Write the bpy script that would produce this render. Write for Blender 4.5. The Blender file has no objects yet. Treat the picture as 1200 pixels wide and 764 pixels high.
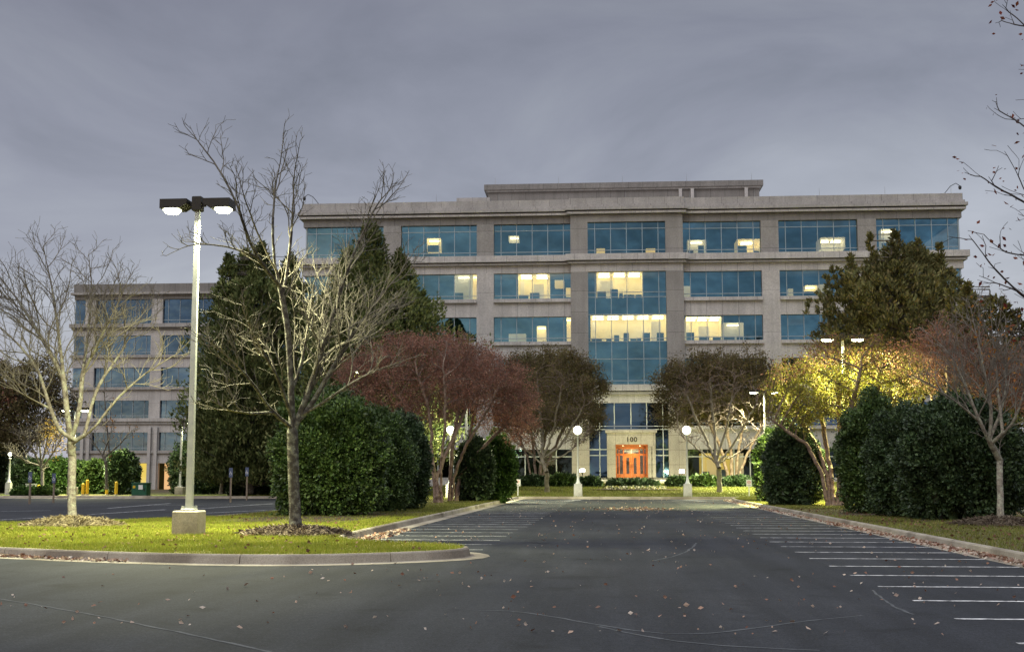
import bpy, math, random
import numpy as np
random.seed(7)
RNG = np.random.default_rng(11)
C = bpy.context.scene.collection
R = math.radians

# ------------------------------------------------------------------ camera geometry (world: +Y runs up the parking aisle)
FPX, CX, CY, EYE = 1478.0, 580.0, 382.0, 1.69
PITCH, YAW = math.atan(176 / 1478), R(5.26)
FW = np.array([-math.sin(YAW) * math.cos(PITCH), math.cos(YAW) * math.cos(PITCH), math.sin(PITCH)])
RT = np.array([math.cos(YAW), math.sin(YAW), 0.0])
UP = np.cross(RT, FW)
EY = np.array([0, 0, EYE])
def ray(x, y):
    return FW * FPX + RT * (x - CX) + UP * (CY - y)
def G(x, y, z=0.0):            # point on the level z seen at a picture position
    d = ray(x, y); return EY + d * ((z - EYE) / d[2])
def PY(x, y, Y):               # point at distance Y up the aisle
    d = ray(x, y); return EY + d * (Y / d[1])
def depth(p):
    return float((np.asarray(p) - EY) @ FW)

# ------------------------------------------------------------------ object helpers
def tag(o, label=None, cat=None, group=None, kind=None):
    if label: o['label'] = label
    if cat: o['category'] = cat
    if group: o['group'] = group
    if kind: o['kind'] = kind
    return o
def empty(name, loc=(0, 0, 0), rz=0.0):
    o = bpy.data.objects.new(name, None); C.objects.link(o)
    o.location = [float(v) for v in loc]; o.rotation_euler = (0, 0, rz); o.empty_display_size = .2
    return o
def link(name, me, mat, parent=None, loc=None):
    o = bpy.data.objects.new(name, me); C.objects.link(o)
    if mat is not None:
        for m in (mat if isinstance(mat, (list, tuple)) else [mat]): me.materials.append(m)
    if parent is not None: o.parent = parent
    if loc is not None: o.location = [float(v) for v in loc]
    return o
def copy_tree(o, parent=None):
    c = o.copy(); C.objects.link(c)
    if parent is not None: c.parent = parent
    for ch in list(o.children): copy_tree(ch, c)
    return c

class MB:
    def __init__(s): s.v = []; s.f = []; s.sm = []
    def add(s, vs, fs, smooth=False):
        b = len(s.v); s.v += [tuple(map(float, p)) for p in vs]
        s.f += [tuple(i + b for i in f) for f in fs]; s.sm += [smooth] * len(fs)
    def box(s, x0, x1, y0, y1, z0, z1, ch=0.0):
        if ch <= 0:
            vs = [(x, y, z) for z in (z0, z1) for y in (y0, y1) for x in (x0, x1)]
            s.add(vs, [(0, 2, 3, 1), (4, 5, 7, 6), (0, 1, 5, 4), (2, 6, 7, 3), (0, 4, 6, 2), (1, 3, 7, 5)])
        else:
            c = ch
            ring = lambda a, z: [(x0 + a, y0 + a, z), (x1 - a, y0 + a, z), (x1 - a, y1 - a, z), (x0 + a, y1 - a, z)]
            vs = ring(c, z0) + ring(0, z0 + c) + ring(0, z1 - c) + ring(c, z1)
            fs = [(3, 2, 1, 0), (12, 13, 14, 15)]
            for k in range(3):
                for i in range(4):
                    j = (i + 1) % 4; fs.append((k * 4 + i, k * 4 + j, k * 4 + 4 + j, k * 4 + 4 + i))
            s.add(vs, fs)
        return s
    def tube(s, pts, rad, n=8, cap=True, smooth=True):
        pts = [np.array(p, float) for p in pts]; m = len(pts)
        rad = [rad] * m if not hasattr(rad, '__len__') else rad
        vs = []
        ref = None
        for i, p in enumerate(pts):
            d = pts[min(i + 1, m - 1)] - pts[max(i - 1, 0)]; d = d / (np.linalg.norm(d) + 1e-9)
            if ref is None:
                a = np.array([0, 0, 1.]) if abs(d[2]) < .9 else np.array([1., 0, 0]); ref = np.cross(d, a)
            ref = ref - d * (ref @ d); ref = ref / (np.linalg.norm(ref) + 1e-9); w = np.cross(d, ref)
            for k in range(n):
                t = 2 * math.pi * k / n
                vs.append(p + rad[i] * (ref * math.cos(t) + w * math.sin(t)))
        fs = []
        for i in range(m - 1):
            for k in range(n):
                k2 = (k + 1) % n
                fs.append((i * n + k, i * n + k2, (i + 1) * n + k2, (i + 1) * n + k))
        s.add(vs, fs, smooth)
        if cap:
            s.add([vs[k] for k in range(n)], [tuple(range(n))[::-1]]); s.add([vs[(m - 1) * n + k] for k in range(n)], [tuple(range(n))])
        return s
    def lathe(s, prof, n=24, c=(0, 0)):
        vs = []
        for r, z in prof:
            for k in range(n):
                t = 2 * math.pi * k / n; vs.append((c[0] + r * math.cos(t), c[1] + r * math.sin(t), z))
        fs = []
        for i in range(len(prof) - 1):
            for k in range(n):
                k2 = (k + 1) % n; fs.append((i * n + k, i * n + k2, (i + 1) * n + k2, (i + 1) * n + k))
        s.add(vs, fs, True); return s
    def frust(s, b, t, z0, z1):   # tapered square block, half widths b and t
        vs = [(-b, -b, z0), (b, -b, z0), (b, b, z0), (-b, b, z0), (-t, -t, z1), (t, -t, z1), (t, t, z1), (-t, t, z1)]
        s.add(vs, [(3, 2, 1, 0), (4, 5, 6, 7), (0, 1, 5, 4), (1, 2, 6, 5), (2, 3, 7, 6), (3, 0, 4, 7)]); return s
    def build(s, name, mat, parent=None, loc=None):
        me = bpy.data.meshes.new(name); me.from_pydata(s.v, [], s.f); me.update()
        if any(s.sm): me.polygons.foreach_set('use_smooth', s.sm)
        return link(name, me, mat, parent, loc)

def np_mesh(name, V, Fc, mat, parent=None, smooth=False):
    """V (n,3); Fc list of (m,k) index arrays with one k each"""
    me = bpy.data.meshes.new(name)
    if not isinstance(Fc, list): Fc = [Fc]
    Fc = [f for f in Fc if len(f)]
    nl = sum(f.size for f in Fc); nf = sum(len(f) for f in Fc)
    me.vertices.add(len(V)); me.vertices.foreach_set('co', np.asarray(V, np.float32).ravel())
    me.loops.add(nl); me.loops.foreach_set('vertex_index', np.concatenate([f.ravel() for f in Fc]).astype(np.int32))
    me.polygons.add(nf)
    tot = np.concatenate([np.full(len(f), f.shape[1]) for f in Fc]); st = np.concatenate([[0], np.cumsum(tot)[:-1]])
    me.polygons.foreach_set('loop_start', st.astype(np.int32))
    me.polygons.foreach_set('use_smooth', np.full(nf, smooth))
    me.update(calc_edges=True); me.validate()
    return link(name, me, mat, parent)

# ------------------------------------------------------------------ materials
def new_mat(name):
    m = bpy.data.materials.new(name); m.use_nodes = True
    nt = m.node_tree; b = nt.nodes['Principled BSDF']; return m, nt, b
def N(nt, t, **kw):
    n = nt.nodes.new(t)
    for k, v in kw.items():
        if k in n.inputs: n.inputs[k].default_value = v
        else: setattr(n, k, v)
    return n
def mixc(nt, fac, a, b, mode='MIX'):
    m = nt.nodes.new('ShaderNodeMix'); m.data_type = 'RGBA'; m.blend_type = mode
    for s, v in ((0, fac), (6, a), (7, b)):
        if hasattr(v, 'links'): nt.links.new(v, m.inputs[s])
        else: m.inputs[s].default_value = v if s == 0 else (*v, 1) if len(v) == 3 else v
    return m.outputs[2]
def ramp(nt, src, stops):
    r = nt.nodes.new('ShaderNodeValToRGB'); e = r.color_ramp.elements
    while len(e) > 1: e.remove(e[-1])
    for i, (p, c) in enumerate(stops):
        x = e[0] if i == 0 else e.new(p)
        x.position = p; x.color = (*c, 1) if hasattr(c, '__len__') else (c, c, c, 1)
    nt.links.new(src, r.inputs[0]); return r.outputs[0]
def surf(name, c1, c2, scale=3.0, rough=.8, detail=6, bump=0.0, bscale=40, fine=0.0, fscale=60, lo=.35, hi=.65, spec=.3, metal=0.0, c3=None, s3=.3):
    m, nt, b = new_mat(name)
    tc = N(nt, 'ShaderNodeTexCoord'); co = tc.outputs['Object']
    n1 = N(nt, 'ShaderNodeTexNoise', Scale=scale, Detail=detail); nt.links.new(co, n1.inputs['Vector'])
    f = ramp(nt, n1.outputs['Fac'], [(lo, 0.0), (hi, 1.0)])
    col = mixc(nt, f, c1, c2)
    if c3 is not None:
        n3 = N(nt, 'ShaderNodeTexNoise', Scale=s3, Detail=4); nt.links.new(co, n3.inputs['Vector'])
        f3 = ramp(nt, n3.outputs['Fac'], [(.48, 0.0), (.62, 1.0)]); col = mixc(nt, f3, col, c3)
    if fine > 0:
        n2 = N(nt, 'ShaderNodeTexNoise', Scale=fscale, Detail=3); nt.links.new(co, n2.inputs['Vector'])
        f2 = ramp(nt, n2.outputs['Fac'], [(.3, 1 - fine), (.7, 1 + fine)])
        col = mixc(nt, 1.0, col, f2, 'MULTIPLY')
    nt.links.new(col, b.inputs['Base Color'])
    b.inputs['Roughness'].default_value = rough; b.inputs['Metallic'].default_value = metal
    b.inputs['Specular IOR Level'].default_value = spec
    if bump > 0:
        n4 = N(nt, 'ShaderNodeTexNoise', Scale=bscale, Detail=4); nt.links.new(co, n4.inputs['Vector'])
        bp = N(nt, 'ShaderNodeBump', Strength=bump, Distance=.02); nt.links.new(n4.outputs['Fac'], bp.inputs['Height'])
        nt.links.new(bp.outputs[0], b.inputs['Normal'])
    return m
def leafmat(name, cols, rough=.55, spec=.3, patch=.5, pscale=.6, transl=0.25):
    """per-leaf random pigment plus soft clumps of another tone"""
    m, nt, b = new_mat(name)
    g = N(nt, 'ShaderNodeNewGeometry')
    col = ramp(nt, g.outputs['Random Per Island'], [(i / max(1, len(cols) - 1), c) for i, c in enumerate(cols)])
    tc = N(nt, 'ShaderNodeTexCoord'); n1 = N(nt, 'ShaderNodeTexNoise', Scale=pscale, Detail=3)
    nt.links.new(tc.outputs['Object'], n1.inputs['Vector'])
    f = ramp(nt, n1.outputs['Fac'], [(.3, 1 - patch), (.7, 1 + patch)])
    col = mixc(nt, 1.0, col, f, 'MULTIPLY')
    nt.links.new(col, b.inputs['Base Color']); b.inputs['Roughness'].default_value = rough
    b.inputs['Specular IOR Level'].default_value = spec
    if transl > 0:
        t = N(nt, 'ShaderNodeBsdfTranslucent'); nt.links.new(col, t.inputs[0])
        mx = N(nt, 'ShaderNodeMixShader'); mx.inputs[0].default_value = transl
        nt.links.new(b.outputs[0], mx.inputs[1]); nt.links.new(t.outputs[0], mx.inputs[2])
        nt.links.new(mx.outputs[0], nt.nodes['Material Output'].inputs[0])
    return m
def plain(name, c, rough=.5, metal=0.0, spec=.5):
    m, nt, b = new_mat(name)
    b.inputs['Base Color'].default_value = (*c, 1); b.inputs['Roughness'].default_value = rough
    b.inputs['Metallic'].default_value = metal; b.inputs['Specular IOR Level'].default_value = spec
    return m
def emit(name, c, s, sampling='NONE'):
    m, nt, b = new_mat(name)
    b.inputs['Base Color'].default_value = (.5, .5, .5, 1)
    b.inputs['Emission Color'].default_value = (*c, 1); b.inputs['Emission Strength'].default_value = s
    try: m.cycles.emission_sampling = sampling
    except Exception: pass
    return m
def precast(name, ca, cb, w=1.53, h=60.0, joint=.03, jcol=.35, stain=.18, ox=0.0, oz=0.0):
    m, nt, b = new_mat(name)
    tc = N(nt, 'ShaderNodeTexCoord'); sp = N(nt, 'ShaderNodeSeparateXYZ'); nt.links.new(tc.outputs['Object'], sp.inputs[0])
    ad = N(nt, 'ShaderNodeMath', operation='ADD'); nt.links.new(sp.outputs[0], ad.inputs[0]); nt.links.new(sp.outputs[1], ad.inputs[1])
    a2 = N(nt, 'ShaderNodeMath', operation='ADD'); nt.links.new(ad.outputs[0], a2.inputs[0]); a2.inputs[1].default_value = 500 * w + ox
    a3 = N(nt, 'ShaderNodeMath', operation='ADD'); nt.links.new(sp.outputs[2], a3.inputs[0]); a3.inputs[1].default_value = oz
    cb_ = N(nt, 'ShaderNodeCombineXYZ'); nt.links.new(a2.outputs[0], cb_.inputs[0]); nt.links.new(a3.outputs[0], cb_.inputs[1])
    br = N(nt, 'ShaderNodeTexBrick'); br.offset = 0.0; br.squash = 1.0
    nt.links.new(cb_.outputs[0], br.inputs['Vector'])
    br.inputs['Scale'].default_value = 1.0; br.inputs['Brick Width'].default_value = w; br.inputs['Row Height'].default_value = h
    br.inputs['Mortar Size'].default_value = joint / 2; br.inputs['Mortar Smooth'].default_value = .1
    br.inputs['Color1'].default_value = (*ca, 1); br.inputs['Color2'].default_value = (*cb, 1)
    br.inputs['Mortar'].default_value = (ca[0] * jcol, ca[1] * jcol, ca[2] * jcol, 1)
    n1 = N(nt, 'ShaderNodeTexNoise', Scale=.35, Detail=6, Roughness=.65); nt.links.new(tc.outputs['Object'], n1.inputs['Vector'])
    f1 = ramp(nt, n1.outputs['Fac'], [(.3, 1 - stain), (.7, 1 + stain * .6)])
    # vertical weather streaks
    mp = N(nt, 'ShaderNodeMapping'); mp.inputs['Scale'].default_value = (2.2, 2.2, .12); nt.links.new(tc.outputs['Object'], mp.inputs['Vector'])
    n3 = N(nt, 'ShaderNodeTexNoise', Scale=1.0, Detail=5); nt.links.new(mp.outputs[0], n3.inputs['Vector'])
    f3 = ramp(nt, n3.outputs['Fac'], [(.35, .9), (.6, 1.04)])
    n2 = N(nt, 'ShaderNodeTexNoise', Scale=9.0, Detail=3); nt.links.new(tc.outputs['Object'], n2.inputs['Vector'])
    f2 = ramp(nt, n2.outputs['Fac'], [(.3, .84), (.7, 1.14)])
    col = mixc(nt, 1.0, br.outputs['Color'], f1, 'MULTIPLY'); col = mixc(nt, 1.0, col, f2, 'MULTIPLY'); col = mixc(nt, 1.0, col, f3, 'MULTIPLY')
    nt.links.new(col, b.inputs['Base Color']); b.inputs['Roughness'].default_value = .75; b.inputs['Specular IOR Level'].default_value = .3
    return m
def glassmat(name, tint, trans, through=(.6, .75, .8)):
    m, nt, b = new_mat(name); nt.nodes.remove(b)
    gl = N(nt, 'ShaderNodeBsdfGlossy', Roughness=.04); gl.inputs['Color'].default_value = (*tint, 1)
    tc = N(nt, 'ShaderNodeTexCoord'); oi = N(nt, 'ShaderNodeObjectInfo')
    n1 = N(nt, 'ShaderNodeTexNoise', Scale=.55, Detail=2); nt.links.new(tc.outputs['Object'], n1.inputs['Vector'])
    bp = N(nt, 'ShaderNodeBump', Strength=.25, Distance=.15); nt.links.new(n1.outputs['Fac'], bp.inputs['Height']); nt.links.new(bp.outputs[0], gl.inputs['Normal'])
    # tint differs per window; noise paints streaky sky reflections into the colour
    hs = N(nt, 'ShaderNodeHueSaturation'); hs.inputs['Color'].default_value = (*tint, 1)
    mr = N(nt, 'ShaderNodeMapRange'); mr.inputs['To Min'].default_value = .8; mr.inputs['To Max'].default_value = 1.18
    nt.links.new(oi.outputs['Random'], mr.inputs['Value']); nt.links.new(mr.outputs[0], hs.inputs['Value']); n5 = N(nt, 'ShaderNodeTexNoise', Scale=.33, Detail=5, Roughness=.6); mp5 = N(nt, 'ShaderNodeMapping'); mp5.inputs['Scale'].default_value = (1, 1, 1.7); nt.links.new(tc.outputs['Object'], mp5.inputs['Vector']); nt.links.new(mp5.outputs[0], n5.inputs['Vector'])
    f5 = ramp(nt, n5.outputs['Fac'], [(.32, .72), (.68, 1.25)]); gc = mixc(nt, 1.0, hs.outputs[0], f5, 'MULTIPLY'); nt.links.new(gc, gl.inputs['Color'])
    tr = N(nt, 'ShaderNodeBsdfTransparent'); tr.inputs[0].default_value = (*through, 1)
    mx = N(nt, 'ShaderNodeMixShader'); mx.inputs[0].default_value = trans
    nt.links.new(gl.outputs[0], mx.inputs[1]); nt.links.new(tr.outputs[0], mx.inputs[2]); nt.links.new(mx.outputs[0], nt.nodes['Material Output'].inputs[0])
    return m

M = {}
def asphaltmat():
    m, nt, b = new_mat('asphalt'); tc = N(nt, 'ShaderNodeTexCoord'); co = tc.outputs['Object']
    def noise(sc, de, stops, scale=None, rough=.6):
        n = N(nt, 'ShaderNodeTexNoise', Scale=sc, Detail=de, Roughness=rough)
        if scale:
            mp = N(nt, 'ShaderNodeMapping'); mp.inputs['Scale'].default_value = scale; nt.links.new(co, mp.inputs['Vector']); nt.links.new(mp.outputs[0], n.inputs['Vector'])
        else: nt.links.new(co, n.inputs['Vector'])
        return ramp(nt, n.outputs['Fac'], stops), n
    a, _ = noise(.16, 7, [(.32, (.021, .024, .029)), (.5, (.029, .032, .038)), (.66, (.040, .043, .049))], rough=.62)
    fine, fn = noise(34, 5, [(.28, .45), (.5, .95), (.72, 1.75)])                       # aggregate
    wear, _ = noise(1.0, 5, [(.38, .82), (.6, 1.18)], (1.4, .10, 1))                    # tyre-polished lanes along the aisle
    blot, _ = noise(.9, 4, [(.30, .62), (.40, 1.0)], rough=.5)                           # oil and damp stains
    grit, _ = noise(9, 7, [(.33, .72), (.67, 1.3)], rough=.75)
    col = mixc(nt, 1.0, a, fine, 'MULTIPLY')
    for q in (wear, blot, grit): col = mixc(nt, 1.0, col, q, 'MULTIPLY')
    v = N(nt, 'ShaderNodeTexVoronoi', Scale=55.0); nt.links.new(co, v.inputs['Vector'])
    st = ramp(nt, v.outputs['Distance'], [(.05, 1.0), (.14, 0.0)]); col = mixc(nt, st, col, (.17, .17, .16))  # pale stones
    nt.links.new(col, b.inputs['Base Color']); b.inputs['Roughness'].default_value = .85; b.inputs['Specular IOR Level'].default_value = .25
    bp = N(nt, 'ShaderNodeBump', Strength=.5, Distance=.012); nt.links.new(fn.outputs['Fac'], bp.inputs['Height']); nt.links.new(bp.outputs[0], b.inputs['Normal'])
    return m
M['asphalt'] = asphaltmat()
M['seam'] = surf('asphalt_seam', (.07, .076, .083), (.12, .128, .135), scale=3, rough=.85, fine=.3, fscale=60)
M['patch'] = surf('asphalt_patch', (.055, .058, .062), (.075, .078, .082), scale=1, rough=.85, fine=.3, fscale=50)
M['conc'] = surf('concrete', (.30, .27, .23), (.42, .39, .34), scale=1.8, rough=.85, bump=.2, bscale=50, fine=.2, fscale=40, c3=(.20, .18, .15), s3=.7)
M['conc_d'] = surf('kerb_concrete', (.31, .275, .22), (.42, .38, .31), scale=1.1, rough=.85, bump=.2, bscale=50, fine=.2, fscale=40, c3=(.22, .19, .15), s3=.5)
M['conc_w'] = surf('white_concrete', (.50, .50, .47), (.62, .61, .57), scale=3, rough=.8, fine=.15, c3=(.40, .39, .36), s3=1.4)
M['soil'] = surf('lawn_soil', (.15, .17, .03), (.20, .19, .045), scale=2.2, rough=.95, bump=.4, bscale=30, fine=.35, fscale=25, c3=(.26, .21, .09), s3=.35)
M['lawn'] = surf('lawn_turf', (.11, .145, .03), (.17, .17, .05), scale=1.5, rough=.95, bump=.5, bscale=14, fine=.4, fscale=16, c3=(.17, .14, .07), s3=.13)
M['dry'] = surf('dry_turf', (.15, .12, .06), (.10, .10, .03), scale=1.2, rough=.95, bump=.5, bscale=14, fine=.4, fscale=16, c3=(.11, .075, .05), s3=.2)
M['mulch'] = surf('mulch', (.065, .045, .033), (.12, .088, .065), scale=14, rough=.95, bump=.8, bscale=30, fine=.5, fscale=50)
M['straw'] = surf('pine_straw', (.11, .09, .055), (.19, .16, .095), scale=12, rough=.95, bump=.8, bscale=30, fine=.5, fscale=50)
M['white_paint'] = None
def paintmat():
    m, nt, b = new_mat('worn_line_paint'); tc = N(nt, 'ShaderNodeTexCoord')
    n = N(nt, 'ShaderNodeTexNoise', Scale=5.0, Detail=8, Roughness=.75); nt.links.new(tc.outputs['Object'], n.inputs['Vector'])
    f = ramp(nt, n.outputs['Fac'], [(.39, 0.0), (.54, 1.0)])
    nt.links.new(mixc(nt, f, (.07, .074, .078), (.80, .80, .80)), b.inputs['Base Color']); b.inputs['Roughness'].default_value = .75
    return m
M['white_paint'] = paintmat()
def paintworn():
    m, nt, b = new_mat('faded_line_paint'); tc = N(nt, 'ShaderNodeTexCoord')
    n = N(nt, 'ShaderNodeTexNoise', Scale=2.0, Detail=9, Roughness=.8); nt.links.new(tc.outputs['Object'], n.inputs['Vector'])
    f = ramp(nt, n.outputs['Fac'], [(.38, 0.0), (.56, 1.0)])
    nt.links.new(mixc(nt, f, (.06, .064, .068), (.62, .63, .64)), b.inputs['Base Color']); b.inputs['Roughness'].default_value = .75
    return m
M['faded_paint'] = paintworn()
M['stone'] = precast('precast_light', (.56, .54, .515), (.53, .51, .487))
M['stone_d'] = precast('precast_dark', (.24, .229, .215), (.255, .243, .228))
M['stone_p'] = precast('precast_pier', (.56, .54, .515), (.53, .51, .485), w=40, h=4.1, ox=20, oz=.9)
M['stone_pd'] = precast('granite_pier', (.35, .336, .315), (.32, .307, .288), w=40, h=2.05, ox=20, oz=.9)
M['stone_m'] = precast('precast_cornice', (.44, .424, .402), (.41, .395, .375))
M['stone_e'] = precast('entrance_limestone', (.46, .425, .36), (.43, .40, .34), w=1.2, h=1.4, ox=.6)
M['roofing'] = plain('roofing', (.12, .12, .12), .9)
M['core'] = plain('interior_dark', (.035, .04, .045), .9)
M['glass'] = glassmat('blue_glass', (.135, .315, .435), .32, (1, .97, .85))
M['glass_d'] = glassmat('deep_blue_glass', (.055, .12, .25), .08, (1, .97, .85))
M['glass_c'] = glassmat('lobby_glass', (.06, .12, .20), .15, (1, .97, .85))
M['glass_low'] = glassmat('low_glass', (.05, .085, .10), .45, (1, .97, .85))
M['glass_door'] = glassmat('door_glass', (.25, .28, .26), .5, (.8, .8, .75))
M['mullion'] = plain('mullion_alu', (.36, .44, .48), .45, .3)
M['mullion_w'] = plain('mullion_pale', (.52, .55, .50), .5)
M['room'] = emit('lit_room', (1.0, .80, .34), .75)  # room walls glow by themselves, standing in for bounced lamp light
M['room'].node_tree.nodes['Principled BSDF'].inputs['Base Color'].default_value = (.75, .66, .42, 1)
M['room_dim'] = emit('dim_lit_room', (.85, .72, .38), .6)
M['blind'] = plain('window_blind', (.42, .44, .42), .8)
M['room_y'] = emit('yellow_glow', (1.0, .72, .10), .75)  # self-glowing room and arcade walls, imitating lamplight
M['room_o'] = emit('orange_hall', (1.0, .55, .22), .8)  # hall and arcade walls glow themselves in place of lamps inside
M['tube'] = emit('ceiling_tube', (1.0, .90, .55), 13.0, 'AUTO')
M['innerwall'] = emit('glowing_inner_wall', (1.0, .78, .36), .9)  # partitions glow too, imitating walls lit by the ceiling lights
M['furn'] = plain('office_furniture', (.10, .09, .08), .7)
M['furn_b'] = plain('office_partition', (.14, .20, .30), .8)
M['wood'] = surf('door_wood', (.42, .13, .035), (.55, .19, .055), scale=4, rough=.45, fine=.1)
M['brass'] = plain('brass', (.6, .42, .15), .3, 1.0)
M['black'] = plain('black_metal', (.018, .018, .02), .5)
M['number'] = plain('bronze_numbers', (.05, .04, .035), .4, .6)
M['galv'] = surf('galvanised_pole', (.42, .44, .42), (.50, .52, .49), scale=5, rough=.5, metal=.35, fine=.05)
M['bronze'] = plain('dark_bronze', (.025, .023, .018), .5, .3)
M['lens'] = emit('lamp_lens', (.97, 1.0, .62), 28.0)
M['globe'] = emit('lamp_globe', (.98, 1.0, .70), 9.0)
M['flood'] = emit('flood_glare', (1.0, 1.0, .82), 30.0)
M['whitemetal'] = plain('white_painted_metal', (.66, .68, .64), .45)
M['yellow'] = surf('bollard_yellow', (.70, .46, .02), (.62, .40, .03), scale=4, rough=.55)
M['green'] = surf('green_steel', (.012, .075, .045), (.018, .10, .06), scale=3, rough=.5)
M['blue'] = plain('sign_blue', (.09, .12, .20), .5)
M['signw'] = plain('sign_white', (.75, .75, .73), .5)
M['red'] = plain('sign_red', (.55, .03, .02), .5)
M['woodpost'] = surf('wood_post', (.19, .15, .11), (.26, .21, .16), scale=6, rough=.85)
M['grey'] = plain('grey_cabinet', (.33, .35, .34), .6)
M['bark'] = surf('grey_bark', (.15, .13, .105), (.28, .25, .20), scale=7, rough=.9, bump=.8, bscale=18, fine=.3, fscale=30, c3=(.33, .33, .25), s3=6)
M['bark_d'] = surf('dark_bark', (.075, .062, .052), (.15, .13, .11), scale=7, rough=.95, bump=.9, bscale=18, fine=.3, fscale=30, c3=(.20, .20, .16), s3=6)
M['bark_t'] = surf('mottled_bark', (.055, .048, .042), (.11, .10, .085), scale=7, rough=.95, bump=.9, bscale=18, fine=.3, fscale=30, c3=(.19, .19, .155), s3=7)
M['bark_r'] = surf('myrtle_bark', (.17, .115, .085), (.31, .235, .175), scale=5, rough=.8, bump=.5, bscale=12, fine=.2, fscale=20)
M['twig'] = surf('twig_bark', (.17, .15, .12), (.25, .225, .18), scale=3, rough=.9)
M['twig_m'] = surf('mid_twig', (.12, .11, .09), (.22, .20, .165), scale=2, rough=.9)
M['twig_d'] = surf('dark_twig', (.05, .042, .038), (.085, .072, .065), scale=3, rough=.9)
M['twig_r'] = surf('reddish_twig', (.12, .088, .07), (.21, .16, .13), scale=3, rough=.9)
M['holly'] = leafmat('holly_leaves', [(.018, .040, .010), (.045, .085, .020), (.075, .125, .030), (.13, .19, .055)], rough=.42, spec=.4, patch=.55, pscale=1.5, transl=.08)
M['holly_d'] = leafmat('dark_holly_leaves', [(.015, .031, .014), (.034, .062, .024), (.055, .092, .034), (.09, .14, .055)], rough=.45, spec=.4, patch=.55, pscale=1.5, transl=.05)
M['laurel'] = leafmat('laurel_leaves', [(.022, .05, .012), (.05, .105, .022), (.075, .14, .03), (.10, .17, .045)], rough=.4, spec=.4, patch=.35, pscale=.9, transl=.15)
M['cedar'] = leafmat('cedar_sprays', [(.055, .08, .028), (.105, .135, .042), (.15, .18, .06), (.20, .205, .08)], rough=.7, spec=.2, patch=.5, pscale=.35, transl=.1)
M['cedar_b'] = leafmat('olive_sprays', [(.08, .088, .034), (.135, .14, .052), (.18, .175, .065), (.21, .17, .075)], rough=.7, spec=.2, patch=.45, pscale=.4, transl=.1)
M['myrtle'] = leafmat('red_brown_leaves', [(.22, .105, .08), (.32, .15, .11), (.38, .22, .155), (.27, .19, .13)], rough=.75, spec=.15, patch=.4, pscale=.5, transl=.25)
M['olive'] = leafmat('brown_green_leaves', [(.11, .085, .045), (.15, .125, .058), (.13, .125, .048), (.19, .13, .08)], rough=.75, spec=.15, patch=.4, pscale=.5, transl=.25)
M['gold'] = leafmat('golden_brown_leaves', [(.16, .17, .03), (.24, .24, .045), (.26, .24, .05), (.24, .15, .06)], rough=.7, spec=.2, patch=.35, pscale=.5, transl=.35)
M['orange'] = leafmat('orange_leaves', [(.40, .14, .03), (.50, .24, .04), (.30, .12, .05)], rough=.7, spec=.2, patch=.3, pscale=.5, transl=.3)
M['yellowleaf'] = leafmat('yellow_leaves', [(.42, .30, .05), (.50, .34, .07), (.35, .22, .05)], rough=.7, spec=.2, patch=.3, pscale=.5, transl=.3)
M['redleaf'] = leafmat('dark_red_leaves', [(.06, .012, .012), (.16, .03, .02), (.24, .08, .04), (.09, .03, .02)], rough=.7, spec=.2, patch=.3, pscale=.5, transl=.3)
M['fallen'] = leafmat('fallen_leaf', [(.20, .09, .06), (.34, .20, .14), (.48, .36, .28), (.60, .52, .44), (.16, .07, .05)], rough=.8, spec=.2, patch=.2, pscale=.5, transl=.1)
M['strawfib'] = leafmat('straw_fibres', [(.16, .13, .07), (.30, .25, .14), (.42, .36, .22), (.10, .07, .04)], rough=.9, spec=.1, patch=.3, transl=0)
M['barkfib'] = leafmat('bark_fibres', [(.06, .045, .035), (.15, .12, .09), (.24, .20, .15), (.10, .07, .05)], rough=.9, spec=.1, patch=.3, transl=0)
M['fallen_d'] = leafmat('brown_fallen_leaf', [(.07, .035, .02), (.14, .07, .04), (.22, .13, .08), (.10, .05, .03)], rough=.8, spec=.2, patch=.2, pscale=.5, transl=.1)
M['grass'] = leafmat('grass_blades', [(.16, .21, .02), (.24, .29, .03), (.30, .32, .045), (.38, .34, .08)], rough=.7, spec=.2, patch=.3, pscale=.45, transl=.2)
M['grass_d'] = leafmat('far_grass_blades', [(.12, .15, .028), (.18, .20, .04), (.24, .21, .07)], rough=.7, spec=.2, patch=.35, pscale=.3, transl=.2)
M['flower'] = leafmat('pansies', [(.65, .62, .5), (.7, .66, .45), (.06, .10, .03), (.10, .14, .04), (.6, .5, .1)], rough=.7, spec=.2, patch=.1, transl=.1)

# ------------------------------------------------------------------ plants
def smooth(pts, it=2, closed=False):
    P = [np.array(p, float) for p in pts]
    for _ in range(it):
        Q = [] if closed else [P[0]]; n = len(P)
        for i in range(n if closed else n - 1):
            a, b = P[i], P[(i + 1) % n]; Q += [a * .75 + b * .25, a * .25 + b * .75]
        if not closed: Q.append(P[-1])
        P = Q
    return P
def resample(P, step):
    P = [np.array(p, float) for p in P]; L = [0]
    for a, b in zip(P, P[1:]): L.append(L[-1] + np.linalg.norm(b - a))
    n = max(2, int(round(L[-1] / step))); out = []
    for s in np.linspace(0, L[-1], n + 1):
        i = min(len(P) - 2, max(0, np.searchsorted(L, s) - 1)); t = (s - L[i]) / max(1e-9, L[i + 1] - L[i]); out.append(P[i] * (1 - t) + P[i + 1] * t)
    return out
def rnd_dirs(n):
    d = RNG.normal(size=(n, 3)); return d / np.linalg.norm(d, axis=1)[:, None]
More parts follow.
